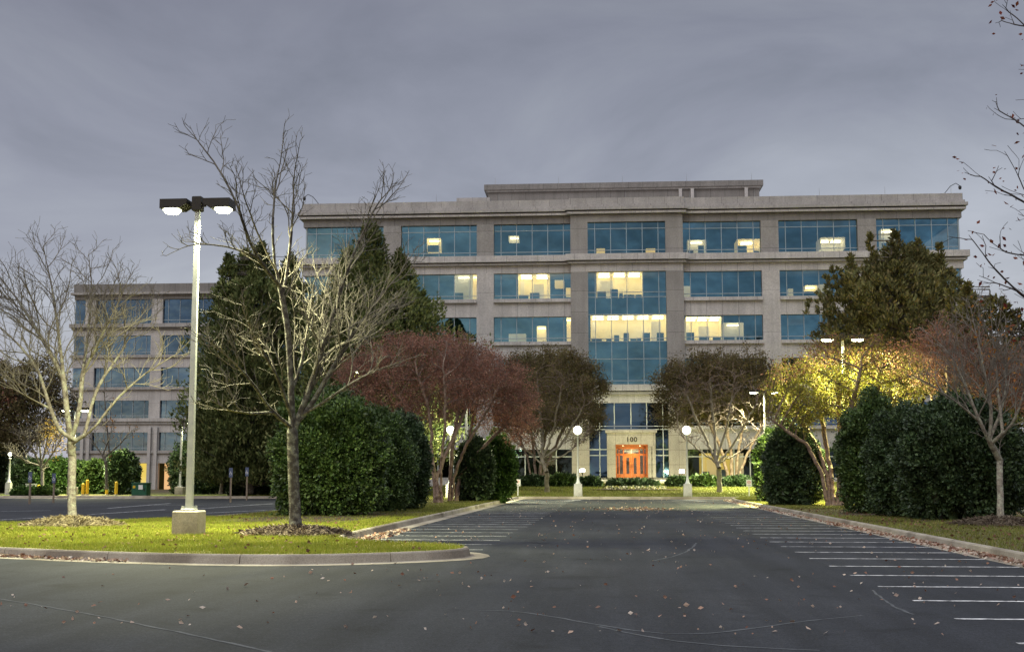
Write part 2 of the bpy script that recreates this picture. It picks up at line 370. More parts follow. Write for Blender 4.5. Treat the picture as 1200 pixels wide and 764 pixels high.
def leaf_quads(P, size, asp=.55, dirs=None, jit=.5, bend=True):
    """one rhombus leaf per point"""
    n = len(P); s = size * RNG.uniform(.5, 1.5, n)[:, None]
    a = rnd_dirs(n)
    if dirs is not None:
        a = dirs * (1 - jit) + a * jit; a /= np.linalg.norm(a, axis=1)[:, None] + 1e-9
    b = np.cross(a, rnd_dirs(n)); b /= np.linalg.norm(b, axis=1)[:, None] + 1e-9
    nrm = np.cross(a, b)
    p0 = P; p1 = P + a * s * .5 + b * s * asp * .5 + nrm * s * .08; p2 = P + a * s; p3 = P + a * s * .45 - b * s * asp * .5 + nrm * s * .08
    V = np.stack([p0, p1, p2, p3], 1).reshape(-1, 3)
    return V, np.arange(4 * n).reshape(n, 4)
def merge(parts):
    V = []; F = []; o = 0
    for v, f in parts: V.append(v); F.append(f + o); o += len(v)
    return np.concatenate(V), np.concatenate(F)

def blob_points(blobs, n, Y, power=2.4, droop=0.0):
    """points inside picture-sized ellipsoids (px, py, rx, ry[, dY]) at distance Y"""
    w = np.array([b[2] ** 2 * b[3] for b in blobs]); w = w / w.sum()
    out = []
    for b, k in zip(blobs, RNG.multinomial(n, w)):
        dY = b[4] if len(b) > 4 else 0
        c = PY(b[0], b[1], Y + dY); s = depth(c) / FPX
        d = rnd_dirs(k) * (RNG.uniform(0, 1, k) ** (1 / power))[:, None]
        out.append(c + d * np.array([b[2] * s, b[2] * s * .85, b[3] * s]))
    return np.concatenate(out)

def grow(att, skel, step, di, dk, iters=110, grav=.05, wig=.12, inert=.55):
    """space colonisation from an initial skeleton; returns positions and parents"""
    pos = []; par = []
    for poly, attach in skel:      # attach: index of node or None
        pts = [np.array(p, float) for p in poly]
        last = None
        if attach is not None:
            arr = np.array(pos); last = int(np.argmin(((arr - pts[0]) ** 2).sum(1)))
        else:
            pos.append(pts[0]); par.append(-1); last = len(pos) - 1
        cur = pos[last]
        for q in pts[1:]:
            L = np.linalg.norm(q - cur); k = max(1, int(round(L / step))); a0 = np.array(cur)
            for i in range(1, k + 1):
                p = a0 + (q - a0) * i / k + RNG.normal(size=3) * step * .10
                pos.append(p); par.append(last); last = len(pos) - 1
            cur = pos[last]
    pos = list(pos); A = att.copy()
    arr = np.array(pos)
    nd = np.full(len(A), 1e9); ni = np.zeros(len(A), int)
    def upd(start):
        nonlocal nd, ni
        blk = np.array(pos[start:])
        if len(blk) == 0 or len(A) == 0: return
        for s in range(0, len(blk), 400):
            d = np.linalg.norm(A[:, None, :] - blk[None, s:s + 400, :], axis=2)
            j = d.argmin(1); m = d[np.arange(len(A)), j]
            w = m < nd; nd[w] = m[w]; ni[w] = start + s + j[w]
    upd(0)
    for it in range(iters):
        act = nd < di
        if not act.any(): break
        idx = ni[act]; vec = A[act] - np.array(pos)[idx]; vec /= np.linalg.norm(vec, axis=1)[:, None] + 1e-9
        un, inv = np.unique(idx, return_inverse=True); S = np.zeros((len(un), 3)); np.add.at(S, inv, vec)
        start = len(pos)
        for k, u in enumerate(un):
            v = S[k] / (np.linalg.norm(S[k]) + 1e-9)
            if par[u] >= 0:
                t = pos[u] - pos[par[u]]; v = v + inert * t / (np.linalg.norm(t) + 1e-9)
            v = v + RNG.normal(size=3) * wig + np.array([0, 0, grav]); v /= np.linalg.norm(v)
            pos.append(pos[u] + v * step); par.append(int(u))
        upd(start)
        keep = nd > dk
        A = A[keep]; nd = nd[keep]; ni = ni[keep]
        if len(A) == 0 or len(pos) > 14000: break
    return np.array(pos), np.array(par)

def in_blobs(p, ell, k=1.12):
    if not ell: return True
    for c, rad in ell:
        if (((p - c) / (rad * k)) ** 2).sum() < 1: return True
    return False
def grow_shoots(skel, ell, seg, dens=1.0, l1=.42, ang=(28, 52), levels=3, up=.10, minlen=.3, wob=.07, t0=.25, lmax=3.2):
    """limbs given by hand, side shoots long, straight and rising"""
    pos = []; par = []; jobs = []
    for poly, attach in skel:
        pts = [np.array(p, float) for p in poly]
        if attach is not None:
            arr = np.array(pos); last = int(np.argmin(((arr - pts[0]) ** 2).sum(1)))
        else:
            pos.append(pts[0]); par.append(-1); last = len(pos) - 1
        # rounded limb line
        Q = smooth(np.array([np.array(pos[last])] + pts[1:]), 2); Q = resample(Q, seg); ids = [last]
        drift = np.zeros(3)
        for q in Q[1:]:
            drift = drift * .92 + RNG.normal(size=3) * seg * wob * .45
            pos.append(q + drift); par.append(last); last = len(pos) - 1; ids.append(last)
        L = seg * (len(Q) - 1); jobs.append((ids, L, 1, attach is None))
    def path(start, v, L, lev):
        ids = [start]; cur = np.array(pos[start]); n = max(2, int(L / seg)); last = start; bend = RNG.normal(size=3) * .04
        for k in range(n):
            v = v + RNG.normal(size=3) * wob * 1.3 + bend + np.array([0, 0, up]) * (.6 if lev < 3 else 1.0); v = v / np.linalg.norm(v)
            cur = cur + v * seg
            if k > 1 and not in_blobs(cur, ell): break
            pos.append(cur); par.append(last); last = len(pos) - 1; ids.append(last)
        return ids
    i = 0
    while i < len(jobs) and len(pos) < 60000:
        ids, L, lev, main = jobs[i]; i += 1
        if lev > levels: continue
        gap = {1: .42, 2: .34, 3: .26}.get(lev, .25) / dens; s0 = L * (t0 if lev == 1 else .12); acc = RNG.uniform(0, gap); flip = RNG.uniform(0, 6.28)
        if main: s0 = L * .8
        for j in range(1, len(ids)):
            sdist = j * seg
            if sdist < s0: continue
            acc += seg
            if acc < gap: continue
            acc = RNG.uniform(-.3, .3) * gap
            t = sdist / max(L, 1e-6); d = pos[ids[j]] - pos[ids[j - 1]]; d = d / (np.linalg.norm(d) + 1e-9)
            a = np.cross(d, np.array([0, 0, 1.0]));
            if np.linalg.norm(a) < .1: a = np.array([1.0, 0, 0])
            a /= np.linalg.norm(a); b = np.cross(d, a); flip += 2.4 + RNG.normal() * .5
            side = a * math.cos(flip) + b * math.sin(flip); th = R(RNG.uniform(*ang)); v = d * math.cos(th) + side * math.sin(th)
            if v[2] < -.2: v[2] *= -.4
            ln = {1: l1 * L * (1.12 - t) + .45, 2: .45 * L * (1.1 - t) + .22, 3: .28 + .2 * L * (1 - t)}.get(lev, .25) * RNG.uniform(.6, 1.25)
            ln = min(ln, lmax)
            if ln < minlen * .5: continue
            k = path(ids[j], v, ln, lev + 1)
            if len(k) > 2: jobs.append((k, seg * (len(k) - 1), lev + 1, False))
    return np.array(pos), np.array(par)

def add_twigs(pos, par, per, seg, nseg, frac=.5):
    n = len(pos); kids = np.zeros(n, int); cnt = np.zeros(n)
    for p in par:
        if p >= 0: kids[p] += 1
    cnt[kids == 0] = 1
    for i in range(n - 1, -1, -1):
        if par[i] >= 0: cnt[par[i]] += cnt[i]
    cand = np.where((cnt <= 14) & (par >= 0))[0]; P = list(pos); Q = list(par)
    for i in RNG.choice(cand, int(per * len(cand))):
        d = pos[i] - pos[par[i]]; d = d / (np.linalg.norm(d) + 1e-9); q = RNG.normal(size=3); q -= d * (q @ d); q /= np.linalg.norm(q)
        v = d * RNG.uniform(.45, .95) + q * .75 + np.array([0, 0, .25]); v /= np.linalg.norm(v); last = int(i); cur = np.array(pos[i])
        for k in range(RNG.integers(2, nseg + 1)):
            v = v + RNG.normal(size=3) * .16 + np.array([0, 0, .10]); v /= np.linalg.norm(v); cur = cur + v * seg * RNG.uniform(.7, 1.2)
            P.append(cur); Q.append(last); last = len(P) - 1
            if RNG.random() < frac:
                u = v + RNG.normal(size=3) * .6; u /= np.linalg.norm(u); P.append(cur + u * seg); Q.append(last); b = len(P) - 1; P.append(cur + u * seg * 1.9 + RNG.normal(size=3) * seg * .2); Q.append(b)
    return np.array(P), np.array(Q)

def tree_mesh(pos, par, r_base, r_tip, split, root, mat_trunk, mat_twig, sides=7, flare=0.0):
    n = len(pos); kids = np.zeros(n, int)
    for p in par:
        if p >= 0: kids[p] += 1
    tips = kids == 0; cnt = tips.astype(float)
    for i in range(n - 1, -1, -1):
        if par[i] >= 0: cnt[par[i]] += cnt[i]
    tot = max(cnt.max(), 2); ex = math.log(max(r_base / r_tip, 1.5)) / math.log(tot)
    r = r_tip * np.maximum(cnt, 1) ** ex
    # taper along unbranched runs
    if flare: 
        z0 = pos[par < 0][:, 2].min(); r = r * (1 + flare * np.exp(-(pos[:, 2] - z0) / .25))
    d = np.zeros((n, 3)); ok = par >= 0
    d[ok] = pos[ok] - pos[par[ok]]
    for i in np.where(~ok)[0]:
        k = np.where(par == i)[0]; d[i] = (pos[k[0]] - pos[i]) if len(k) else (0, 0, 1)
    # smooth direction with first child
    d /= np.linalg.norm(d, axis=1)[:, None] + 1e-9
    ref = np.where(np.abs(d[:, [0]]) < .8, np.array([[1., 0, 0]]), np.array([[0, 1., 0]]))
    u = np.cross(d, ref); u /= np.linalg.norm(u, axis=1)[:, None] + 1e-9; w = np.cross(d, u)
    for i in np.where(ok)[0]:
        p_ = par[i]; di_ = d[i]
        if d[p_] @ di_ > .3:
            q = u[p_] - di_ * (u[p_] @ di_); l_ = math.sqrt(q @ q)
            if l_ > .05: u[i] = q / l_
    w = np.cross(d, u)
    E = np.where(ok)[0]
    def build(sel, k, name, mat):
        if len(sel) == 0: return None
        pr = par[sel]; t = np.arange(k) * 2 * math.pi / k; c = np.cos(t)[None, :, None]; s = np.sin(t)[None, :, None]
        ue = u[sel][:, None, :]; we = w[sel][:, None, :]
        r0 = np.minimum(r[pr], r[sel] * 1.35)[:, None, None]
        same = (np.einsum('ij,ij->i', d[pr], d[sel]) > .75)[:, None, None]
        up = np.where(same, u[pr][:, None, :], ue); wp = np.where(same, w[pr][:, None, :], we)
        bot = pos[pr][:, None, :] + (up * c + wp * s) * r0
        top = pos[sel][:, None, :] + (ue * c + we * s) * r[sel][:, None, None]
        V = np.concatenate([bot, top], 1).reshape(-1, 3)
        base = (np.arange(len(sel)) * 2 * k)[:, None]; i = np.arange(k)[None, :]; j = (np.arange(k) + 1)[None, :] % k
        F = np.stack([base + i, base + j, base + k + j, base + k + i], -1).reshape(-1, 4)
        org = np.array(root.location); return np_mesh(name, V - org, F, mat, root, smooth=True)
    thick = E[r[E] >= split]; thin = E[r[E] < split]
    build(thick, sides, 'trunk', mat_trunk); 
    return r, tips, build(thin, 4 if r_tip > .02 else 3, 'branches', mat_twig)

def px_skel(polys, Y, spread):
    out = []
    for i, pl in enumerate(polys):
        dy0 = 0; pts = []
        sd = RNG.uniform(-1, 1)
        for j, q in enumerate(pl):
            if len(q) > 2: yy = Y + q[2]
            else: yy = Y + (0 if j == 0 else sd * spread * j / max(1, len(pl) - 1))
            pts.append(PY(q[0], q[1], yy))
        out.append((pts, None if i == 0 or (len(pl) and pl[0][1] > 1e8) else 0))
    return out

def bare_tree(name, label, cat, Y, polys, blobs, natt, step, r_base, r_tip, split=.03, bark='bark', twig='twig', spread=1.5, leaves=None, group=None,
              own_bases=False, di=None, dk=None, sides=7, flare=.5, wig=.12, grav=.08, tw=.9, seg=None, dens=1.0, l1=.42, levels=3, ang=(28, 52), up=.10, t0=.25, wob=.07, lmax=3.2, env=1.0):
    base = PY(polys[0][0][0], polys[0][0][1], Y)
    root = empty(name, base); tag(root, label, cat, group)
    sk = px_skel(polys, Y, spread)
    if own_bases: sk = [(p, None if pl[0][1] > polys[0][0][1] - 6 else a) for (p, a), pl in zip(sk, polys)]
    ell = []
    for bb in blobs:
        c = PY(bb[0], bb[1], Y + (bb[4] if len(bb) > 4 else 0)); sc_ = depth(c) / FPX; ell.append((c, np.array([bb[2] * sc_, max(bb[2] * sc_, 1.6), bb[3] * sc_]) * env))
    pos, par = grow_shoots(sk, ell, seg or .14, dens, l1, ang, levels, up, wob=wob, t0=t0, lmax=lmax)
    r, tips, tw = tree_mesh(pos, par, r_base, r_tip, split, root, M[bark], M[twig], sides, flare)
    if leaves:
        for (mt, per, size, cond, nm) in leaves:
            s = np.where((r < split * .8))[0]
            if cond is not None: s = np.array([i for i in s if cond(pos[i])], int)
            if len(s) == 0: continue
            k = int(per * len(s)); ii = RNG.choice(s, k)
            P = pos[ii] + RNG.normal(size=(k, 3)) * size * 1.2
            V, F = leaf_quads(P - base, size)
            np_mesh(nm, V, F, M[mt], root)
    return root

def shrub(name, label, px0, px1, py_top, base, mat, n=16000, leaf=.085, group=None, lobes=None, ex=2.1, dr=.8, cat='shrub', part=True, upw=.35):
    """dense clipped-then-grown evergreen: leaf rosettes over a lumpy body. base = world point under it"""
    base = np.array(base, float); s = depth(base) / FPX
    w = (px1 - px0) * s / 2; h = PY((px0 + px1) / 2, py_top, base[1])[2] - base[2]
    root = empty(name, base); tag(root, label, cat, group)
    lob = lobes or [(0, 0, 1, 1)]
    ncl = max(60, int(n / 22)); D = []; Pn = []
    cen = []; nor = []
    k = ncl
    d = rnd_dirs(k * 2); d = d[d[:, 2] > -.75][:k]; k = len(d)
    # superellipsoid body, fuller than an egg
    q = (np.abs(d) ** ex).sum(1) ** (-1 / ex)
    lump = 1.03 + .09 * np.sin(d[:, 0] * 5 + base[0]) * np.cos(d[:, 1] * 4 + base[1]) + .07 * np.sin(d[:, 2] * 9 + d[:, 0] * 7) + .05 * np.sin(d[:, 2] * 15 - d[:, 0] * 13 + base[0]) + RNG.normal(size=k) * .03 + (RNG.random(k) < .06) * RNG.uniform(.04, .13, k)
    c = d * (q * lump)[:, None] * np.array([w * .90, w * dr, h * .53]) + np.array([0, 0, h * .47])
    c[:, 2] = np.maximum(c[:, 2], .05)
    m = n // k
    cc = np.repeat(c, m, 0); nn = np.repeat(d, m, 0)
    rad = .046 * (w + h / 2)
    off = rnd_dirs(len(cc)) * (RNG.uniform(.2, 1, len(cc)) ** .5)[:, None] * rad * RNG.uniform(.7, 1.5, len(cc))[:, None]
    P = cc + off
    P[:, 2] = np.maximum(P[:, 2], .02)
    dirs = nn * .6 + off / rad * .7 + np.array([0, 0, upw]); dirs /= np.linalg.norm(dirs, axis=1)[:, None]
    parts = [leaf_quads(P, leaf, .6, dirs, .45)]
    ks = max(20, n // 420); ii = RNG.integers(0, k, ks); ln = RNG.uniform(.15, .42, ks) * (1 + h * .12)
    sd_ = d[ii] * .7 + np.array([0, 0, .7]) + RNG.normal(size=(ks, 3)) * .2; sd_ /= np.linalg.norm(sd_, axis=1)[:, None]
    tt = np.linspace(.1, 1, 11); Ps = (c[ii][:, None, :] + sd_[:, None, :] * (tt[None, :, None] * ln[:, None, None] + rad * .5)).reshape(-1, 3) + RNG.normal(size=(ks * 11, 3)) * .02
    parts.append(leaf_quads(Ps, leaf * .9, .5, np.repeat(sd_, 11, 0), .55))
    # inner leaves so that nothing shows through
    k2 = n // 3; d2 = rnd_dirs(k2); q2 = (np.abs(d2) ** ex).sum(1) ** (-1 / ex)
    P2 = d2 * (q2 * RNG.uniform(.55, .9, k2))[:, None] * np.array([w * .90, w * dr, h * .53]) + np.array([0, 0, h * .47]); P2[:, 2] = np.maximum(P2[:, 2], .02)
    parts.append(leaf_quads(P2, leaf * 3.0, .8, d2, .6))
    V, F = merge(parts)
    np_mesh('foliage', V, F, M[mat], root)
    b = MB()
    for i in range(5):
        a = i * 1.3; b.tube([(math.cos(a) * w * .08, math.sin(a) * w * .08, -.05), (math.cos(a) * w * .25, math.sin(a) * w * .25, h * .35), (math.cos(a) * w * .45, math.sin(a) * w * .4, h * .7)], [.05, .035, .01], 6)
    b.build('stem', M['bark_d'], root)
    return root

def spray_tree(name, label, Y, base_px, trunk_top, cones, mat, n=26000, size=.28, group=None, tr=.28, cat='evergreen tree', up=.6, clump=16, gap=.35):
    """evergreen: foliage sprays on clumps inside upright cones/ellipsoids (px, py_bottom, py_top, rx, dY, kind)"""
    base = PY(base_px[0], base_px[1], Y); root = empty(name, base); tag(root, label, cat, group)
    parts = []
    wsum = sum(c[3] ** 2 * (c[1] - c[2]) for c in cones)
    tb = MB(); top = PY(trunk_top[0], trunk_top[1], Y); tb.tube([(0, 0, -.1), (top - base) * .3 + np.array([.1, 0, 0]), (top - base) * .65, top - base], [tr * 1.2, tr * .8, tr * .45, .04], 8)
    for (px, pb, pt, rx, dY, kind) in cones:
        m = int(n / clump * (rx ** 2 * (pb - pt)) / wsum) + 30
        b0 = PY(px, pb, Y + dY); t0 = PY(px, pt, Y + dY); s = depth(b0) / FPX; Rr = rx * s; Hh = t0[2] - b0[2]
        z = RNG.uniform(0, 1, m) ** (1.25 if kind == 'cone' else 1.0)
        if kind == 'cone': prof = (1 - z) ** .75 * (.62 + .38 * np.minimum(1, z * 6))
        else: prof = np.sqrt(np.maximum(0.02, 1 - (2 * z - 1) ** 2)) ** .8
        a = RNG.uniform(0, 2 * math.pi, m)
        lump = 1 + .24 * np.sin(a * 3 + z * 11 + px) + .18 * np.sin(a * 5 - z * 17) + RNG.normal(size=m) * .07
        rr = Rr * prof * lump * RNG.uniform(gap, 1, m) ** .6
        c = np.stack([b0[0] + np.cos(a) * rr, b0[1] + np.sin(a) * rr * .9, b0[2] + z * Hh], 1)
        cr = (.32 + .10 * RNG.random(m)) * max(.6, Rr / 3.2) * (1 - .45 * z)
        cc = np.repeat(c, clump, 0); cr = np.repeat(cr, clump)
        off = rnd_dirs(len(cc)) * (RNG.uniform(0, 1, len(cc)) ** .6 * cr)[:, None]; off[:, 2] *= 1.5
        out = cc - np.array([b0[0], b0[1], 0]); out[:, 2] = 0; out /= np.linalg.norm(out, axis=1)[:, None] + 1e-6
        dirs = out * (1 - up) + np.array([0, 0, up]); dirs /= np.linalg.norm(dirs, axis=1)[:, None]
        parts.append(leaf_quads(cc + off - base, size, .42, dirs, .42))
        k = max(2, m // 10)
        for q in RNG.integers(0, m, k):
            zc = c[q][2] - base[2]; zt = max(.3, zc - rr[q] * .35)
            tb.tube([((top - base) * (zt / (top[2] - base[2]))), c[q] - base], [.045, .012], 4, cap=False)
    V, F = merge(parts); np_mesh('crown', V, F, M[mat], root)
    tb.build('trunk', M['bark_d'], root)
    return root

def leafy_tree(name, label, cat, Y, polys, blobs, natt, step, r_base, r_tip, mat, nleaf, lsize, bark='bark_r', twig='twig_r', group=None, spread=1.5,
               lblobs=None, own=True, split=.035, lmat2=None, outer=1.6, sides=7, tw=.5):
    base = PY(polys[0][0][0], polys[0][0][1], Y); root = empty(name, base); tag(root, label, cat, group)
    sk = px_skel(polys, Y, spread)
    if own: sk = [(p, None if (pl[0][1] > polys[0][0][1] - 6) else a) for (p, a), pl in zip(sk, polys)]
    att = blob_points(blobs, natt, Y)
    pos, par = grow(att, sk, step, step * 10, step * 1.7, wig=.12)
    if tw: pos, par = add_twigs(pos, par, tw, step * .7, 3)
    r, tips, _ = tree_mesh(pos, par, r_base, r_tip, split, root, M[bark], M[twig], sides, .3)
    s = np.where(r < r_tip * 2.6)[0]
    if nleaf:
        ii = RNG.choice(s, nleaf); P = pos[ii] + RNG.normal(size=(nleaf, 3)) * step * outer * .5
        if lmat2:
            mt2, frac, cond = lmat2
            sel = np.array([cond(p) for p in P]) & (RNG.random(nleaf) < frac)
            if sel.any():
                V, F = leaf_quads(P[sel] - base, lsize); np_mesh('leaves', V, F, M[mt2], root)
            P = P[~sel]
        V, F = leaf_quads(P - base, lsize); np_mesh('crown', V, F, M[mat], root)
    return root

# ------------------------------------------------------------------ ground
def flat(name, poly, z, mat, kind='structure', parent=None):
    m = MB(); m.add([(p[0], p[1], z) for p in poly], [tuple(range(len(poly)))]); o = m.build(name, mat, parent)
    if kind: o['kind'] = kind
    return o
flat('ground', [(-900, -300), (900, -300), (900, 2500), (-900, 2500)], -.03, M['dry'])
flat('parking_lot', [(-160, -60), (160, -60), (160, 95.1), (-160, 95.1)], 0, M['asphalt'])

def offset_poly(pts, d, closed=False):
    P = [np.array(p[:2], float) for p in pts]; n = len(P); out = []
    for i in range(n):
        a = P[i - 1] if (i > 0 or closed) else P[i]; b = P[(i + 1) % n] if (i < n - 1 or closed) else P[i]
        t1 = P[i] - a; t2 = b - P[i]
        if np.linalg.norm(t1) < 1e-9: t1 = t2
        if np.linalg.norm(t2) < 1e-9: t2 = t1
        t1 = t1 / np.linalg.norm(t1); t2 = t2 / np.linalg.norm(t2); t = t1 + t2; t /= np.linalg.norm(t)
        nrm = np.array([-t[1], t[0]]); k = 1 / max(.5, abs(nrm @ np.array([-t1[1], t1[0]])))
        out.append(P[i] + nrm * d * k)
    return out
def kerb(pts, h=.19, w=.17, gut=.42, piece=3.0, side=1, mat='conc_d'):
    """kerb and gutter along a line; side=+1 puts the raised part left of the travel direction"""
    P = resample(pts, .5); prof = [(-gut, .006), (-.01, .018), (.02, h - .03), (.05, h), (w, h), (w, -.02)]
    offs = [offset_poly(P, side * o) for o, z in prof]
    k = max(1, int(piece / .5)); m = MB()
    for s in range(0, len(P) - 1, k):
        e = min(s + k, len(P) - 1); vs = []
        for i in range(s, e + 1):
            for (o, z), op in zip(prof, offs):
                q = np.array(op[i])
                if i == s: q = q + (np.array(op[min(i + 1, len(P) - 1)]) - q) * .018
                if i == e: q = q + (np.array(op[i - 1]) - q) * .018
                vs.append((q[0], q[1], z))
        n = len(prof); fs = []
        for i in range(e - s):
            for j in range(n - 1):
                a = i * n + j; fs.append((a, a + 1, a + n + 1, a + n) if side < 0 else (a, a + n, a + n + 1, a + 1))
        fs.append(tuple(range(n))); fs.append(tuple(range((e - s) * n, (e - s + 1) * n))[::-1])
        m.add(vs, fs)
    # dark bedding under the joints
    o = m.build('kerb', M[mat]); o['kind'] = 'structure'; return o

# left island: (world X, Y) outline of the kerb line
front = [(-60, 58), (-40, 44), (-26, 34.2), (-19, 29.6), (-14.6, 26.9), (-12.2, 25.7), (-10.0, 24.75), (-8.0, 24.2), (-6.4, 24.1), (-5.0, 24.6), (-3.9, 25.4), (-3.15, 26.2), (-2.95, 27.2), (-3.4, 28.3), (-4.8, 29.2), (-6.2, 30.3), (-6.95, 32.2), (-7.0, 36)]
front = smooth(front, 2)
isl_r = front + [np.array((-7.0, 60.0)), np.array((-7.0, 95.0))]
isl_l = smooth([(-14.9, 95), (-14.9, 60), (-15.0, 50), (-16.0, 45.2), (-18.5, 41), (-24, 39.5), (-34, 46), (-60, 62)], 2)
kerb(isl_r, side=1); kerb(isl_l, side=1)
def inset_area(loop, z, mat, name='island_lawn'):
    m = MB(); m.add([(p[0], p[1], z) for p in loop], [tuple(range(len(loop)))]); o = m.build(name, mat); o['kind'] = 'structure'
    import bmesh
    bm = bmesh.new(); bm.from_mesh(o.data); bmesh.ops.triangulate(bm, faces=bm.faces[:]); bm.to_mesh(o.data); bm.free(); return o
LOOP = [tuple(p) for p in offset_poly(isl_r, .16)] + [tuple(p) for p in offset_poly(isl_l, .16)]
inset_area(LOOP, .175, M['soil'])
# right strip
rl = [(8.0, 4), (8.0, 60), (8.0, 84), (8.3, 90), (9.2, 95)]
kerb(rl, side=-1)
rr_ = [(17.5, 4), (17.5, 95)]
kerb(rr_, side=1)
LOOPR = [(8.16, 4), (8.16, 60), (8.16, 84), (8.46, 90), (9.36, 95), (17.34, 95), (17.34, 4)]
inset_area(LOOPR, .175, M['dry'])
# cross kerb in front of the lawns
kerb([(-160, 95.0), (-15.0, 95.0)], side=1); kerb([(-7, 95.0), (9.2, 95.0)], side=1); kerb([(17.5, 95), (160, 95)], side=1)
def lawn_z(x, y):
    f = min(1, max(0, (x + 24) / 12.0)); return .175 + f * max(0, min(1, (y - 96) / 21)) * .95 - (1 - f) * max(0, min(1, (y - 112) / 30)) * .9
m = MB(); xs = np.linspace(-160, 160, 129); ys = np.concatenate([np.linspace(95.15, 124, 24), [132, 142, 160, 200]])
m.add([(x, y, lawn_z(x, y)) for y in ys for x in xs], [(j * 129 + i, j * 129 + i + 1, (j + 1) * 129 + i + 1, (j + 1) * 129 + i) for j in range(len(ys) - 1) for i in range(128)], True)
m.build('lawn', M['lawn'])['kind'] = 'structure'

# mulch beds on the strips
def bed(name, cx, cy, rx, ry, z, mat, h=.05, n=28):
    m = MB(); vs = [(cx, cy, z + h)]
    rings = 5
    for k in range(1, rings + 1):
        for i in range(n):
            a = 2 * math.pi * i / n; q = k / rings; wob = 1 + .08 * math.sin(a * 3 + cx) + .06 * math.sin(a * 7 + cy)
            vs.append((cx + rx * q * wob * math.cos(a), cy + ry * q * wob * math.sin(a), z + h * (1 - q ** 1.6) + (random.uniform(-.02, .02) if k < rings else -.01)))
    fs = [(0, 1 + i, 1 + (i + 1) % n) for i in range(n)]
    for k in range(rings - 1):
        for i in range(n):
            a = 1 + k * n + i; b = 1 + k * n + (i + 1) % n; fs.append((a, a + n, b + n, b))
    m.add(vs, fs, True); o = m.build(name, M[mat]); return o

# painted lines
def strip(m, a, b, w, z=.005):
    a = np.array(a[:2], float); b = np.array(b[:2], float); d = (b - a) / np.linalg.norm(b - a); n = np.array([-d[1], d[0]]) * w / 2
    k = max(1, int(np.linalg.norm(b - a) / 1.0)); vs = []
    for i in range(k + 1):
        p = a + (b - a) * i / k; vs += [(*(p + n), z), (*(p - n), z)]
    m.add(vs, [(2 * i, 2 * i + 1, 2 * i + 3, 2 * i + 2) for i in range(k)])
y0 = G(1120, 725)[1]; y9 = G(857, 615.4)[1]; sp = (y9 - y0) / 13
xr = float(np.mean([G(*q)[0] for q in [(1120, 725), (990, 671.4), (926, 644.5), (880.5, 624.7)]]))
m = MB(); m2 = MB(); k = -3
while y0 + sp * k < 93:
    yy = y0 + sp * k
    (strip(m, (xr + random.uniform(-.03, .03), yy), (7.58, yy + .02), .115) if k < 14 else strip(m2, (xr, yy), (7.58, yy), .13)); k += 1
yl = G(573.7, 638)[1] - sp
while yl < 93:
    if yl < G(585, 634)[1] + 8: strip(m2 if int(yl) % 3 else m, (-3.0, yl), (-6.55, yl), .10)
    else: strip(m2, (-2.85, yl), (-6.55, yl), .14)
    yl += sp
for a, b in (((0, 609), (73, 605)), ((103, 602.8), (194, 597)), ((126, 595.5), (200, 589.6)), ((0, 616), (25, 616)), ((215, 603), (225, 602)), ((232, 596), (320, 590)), ((180, 592), (330, 590.5)), ((240, 601), (330, 597)), ((0, 599), (60, 598))):
    strip(m2, G(*a), G(*b), .17)
for i in range(3):
    strip(m, (5.15 + i * .32, 91.3 - i * 1.6), (5.75 + i * .32, 92.0 - i * 1.6), .5); 
    strip(m, (-2.75 - i * .3, 92.0 - i * 1.6), (-2.15 - i * .3, 91.3 - i * 1.6), .5)
m.build('parking_lines', M['white_paint'])['kind'] = 'structure'
m2.build('parking_lines', M['faded_paint'])['kind'] = 'structure'
m = MB()
for pl in ([(-40, 695), (0, 702), (60, 711), (140, 726), (230, 745), (330, 766), (420, 800)], [(600, 716), (640, 721), (700, 732), (780, 744), (850, 741), (930, 729), (1010, 721)],
           [(700, 734), (780, 750), (860, 758), (960, 762)], [(765, 657), (790, 652), (808, 645), (816, 636)], [(1022, 691), (1035, 702), (1050, 712), (1070, 720)], [(560, 715), (600, 716)]):
    pts = smooth([G(*q)[:2] for q in pl], 2); pts = [p + RNG.normal(size=2) * .012 for p in resample(pts, .25)]
    for a, b in zip(pts, pts[1:]): strip(m, a, b, random.uniform(.03, .065), .004)
m.build('asphalt_seam', M['seam'])['kind'] = 'structure'

# grass blades
def in_poly(P, poly):
    x, y = P[:, 0], P[:, 1]; ins = np.zeros(len(P), bool); n = len(poly); j = n - 1
    for i in range(n):
        xi, yi = poly[i]; xj, yj = poly[j]
        c = ((yi > y) != (yj > y)) & (x < (xj - xi) * (y - yi) / (yj - yi + 1e-12) + xi); ins ^= c; j = i
    return ins
def blades(name, label, bbox, poly, n, h, w, mat, zf, dens=None):
    P = np.stack([RNG.uniform(bbox[0], bbox[1], n), RNG.uniform(bbox[2], bbox[3], n)], 1)
    if poly is not None: P = P[in_poly(P, poly)]
    if dens is not None: P = P[RNG.random(len(P)) < dens(P)]
    n = len(P); z = np.array([zf(p[0], p[1]) for p in P]) if callable(zf) else np.full(n, zf)
    B = np.column_stack([P, z]); a = RNG.uniform(0, 2 * math.pi, n); d = np.stack([np.cos(a), np.sin(a), np.zeros(n)], 1) * (w / 2)
    hh = h * RNG.uniform(.5, 1.3, n); tip = B + np.stack([RNG.normal(size=n) * h * .4, RNG.normal(size=n) * h * .4, hh], 1)
    V = np.stack([B - d, B + d, tip], 1).reshape(-1, 3)
    o = np_mesh(name, V, np.arange(3 * n).reshape(n, 3), M[mat]); return tag(o, label, 'grass', kind='stuff')
lit_mounds = []
pL = G(221, 626, .2); pT1 = G(85, 613, .25); pT2 = G(345, 624, .22)
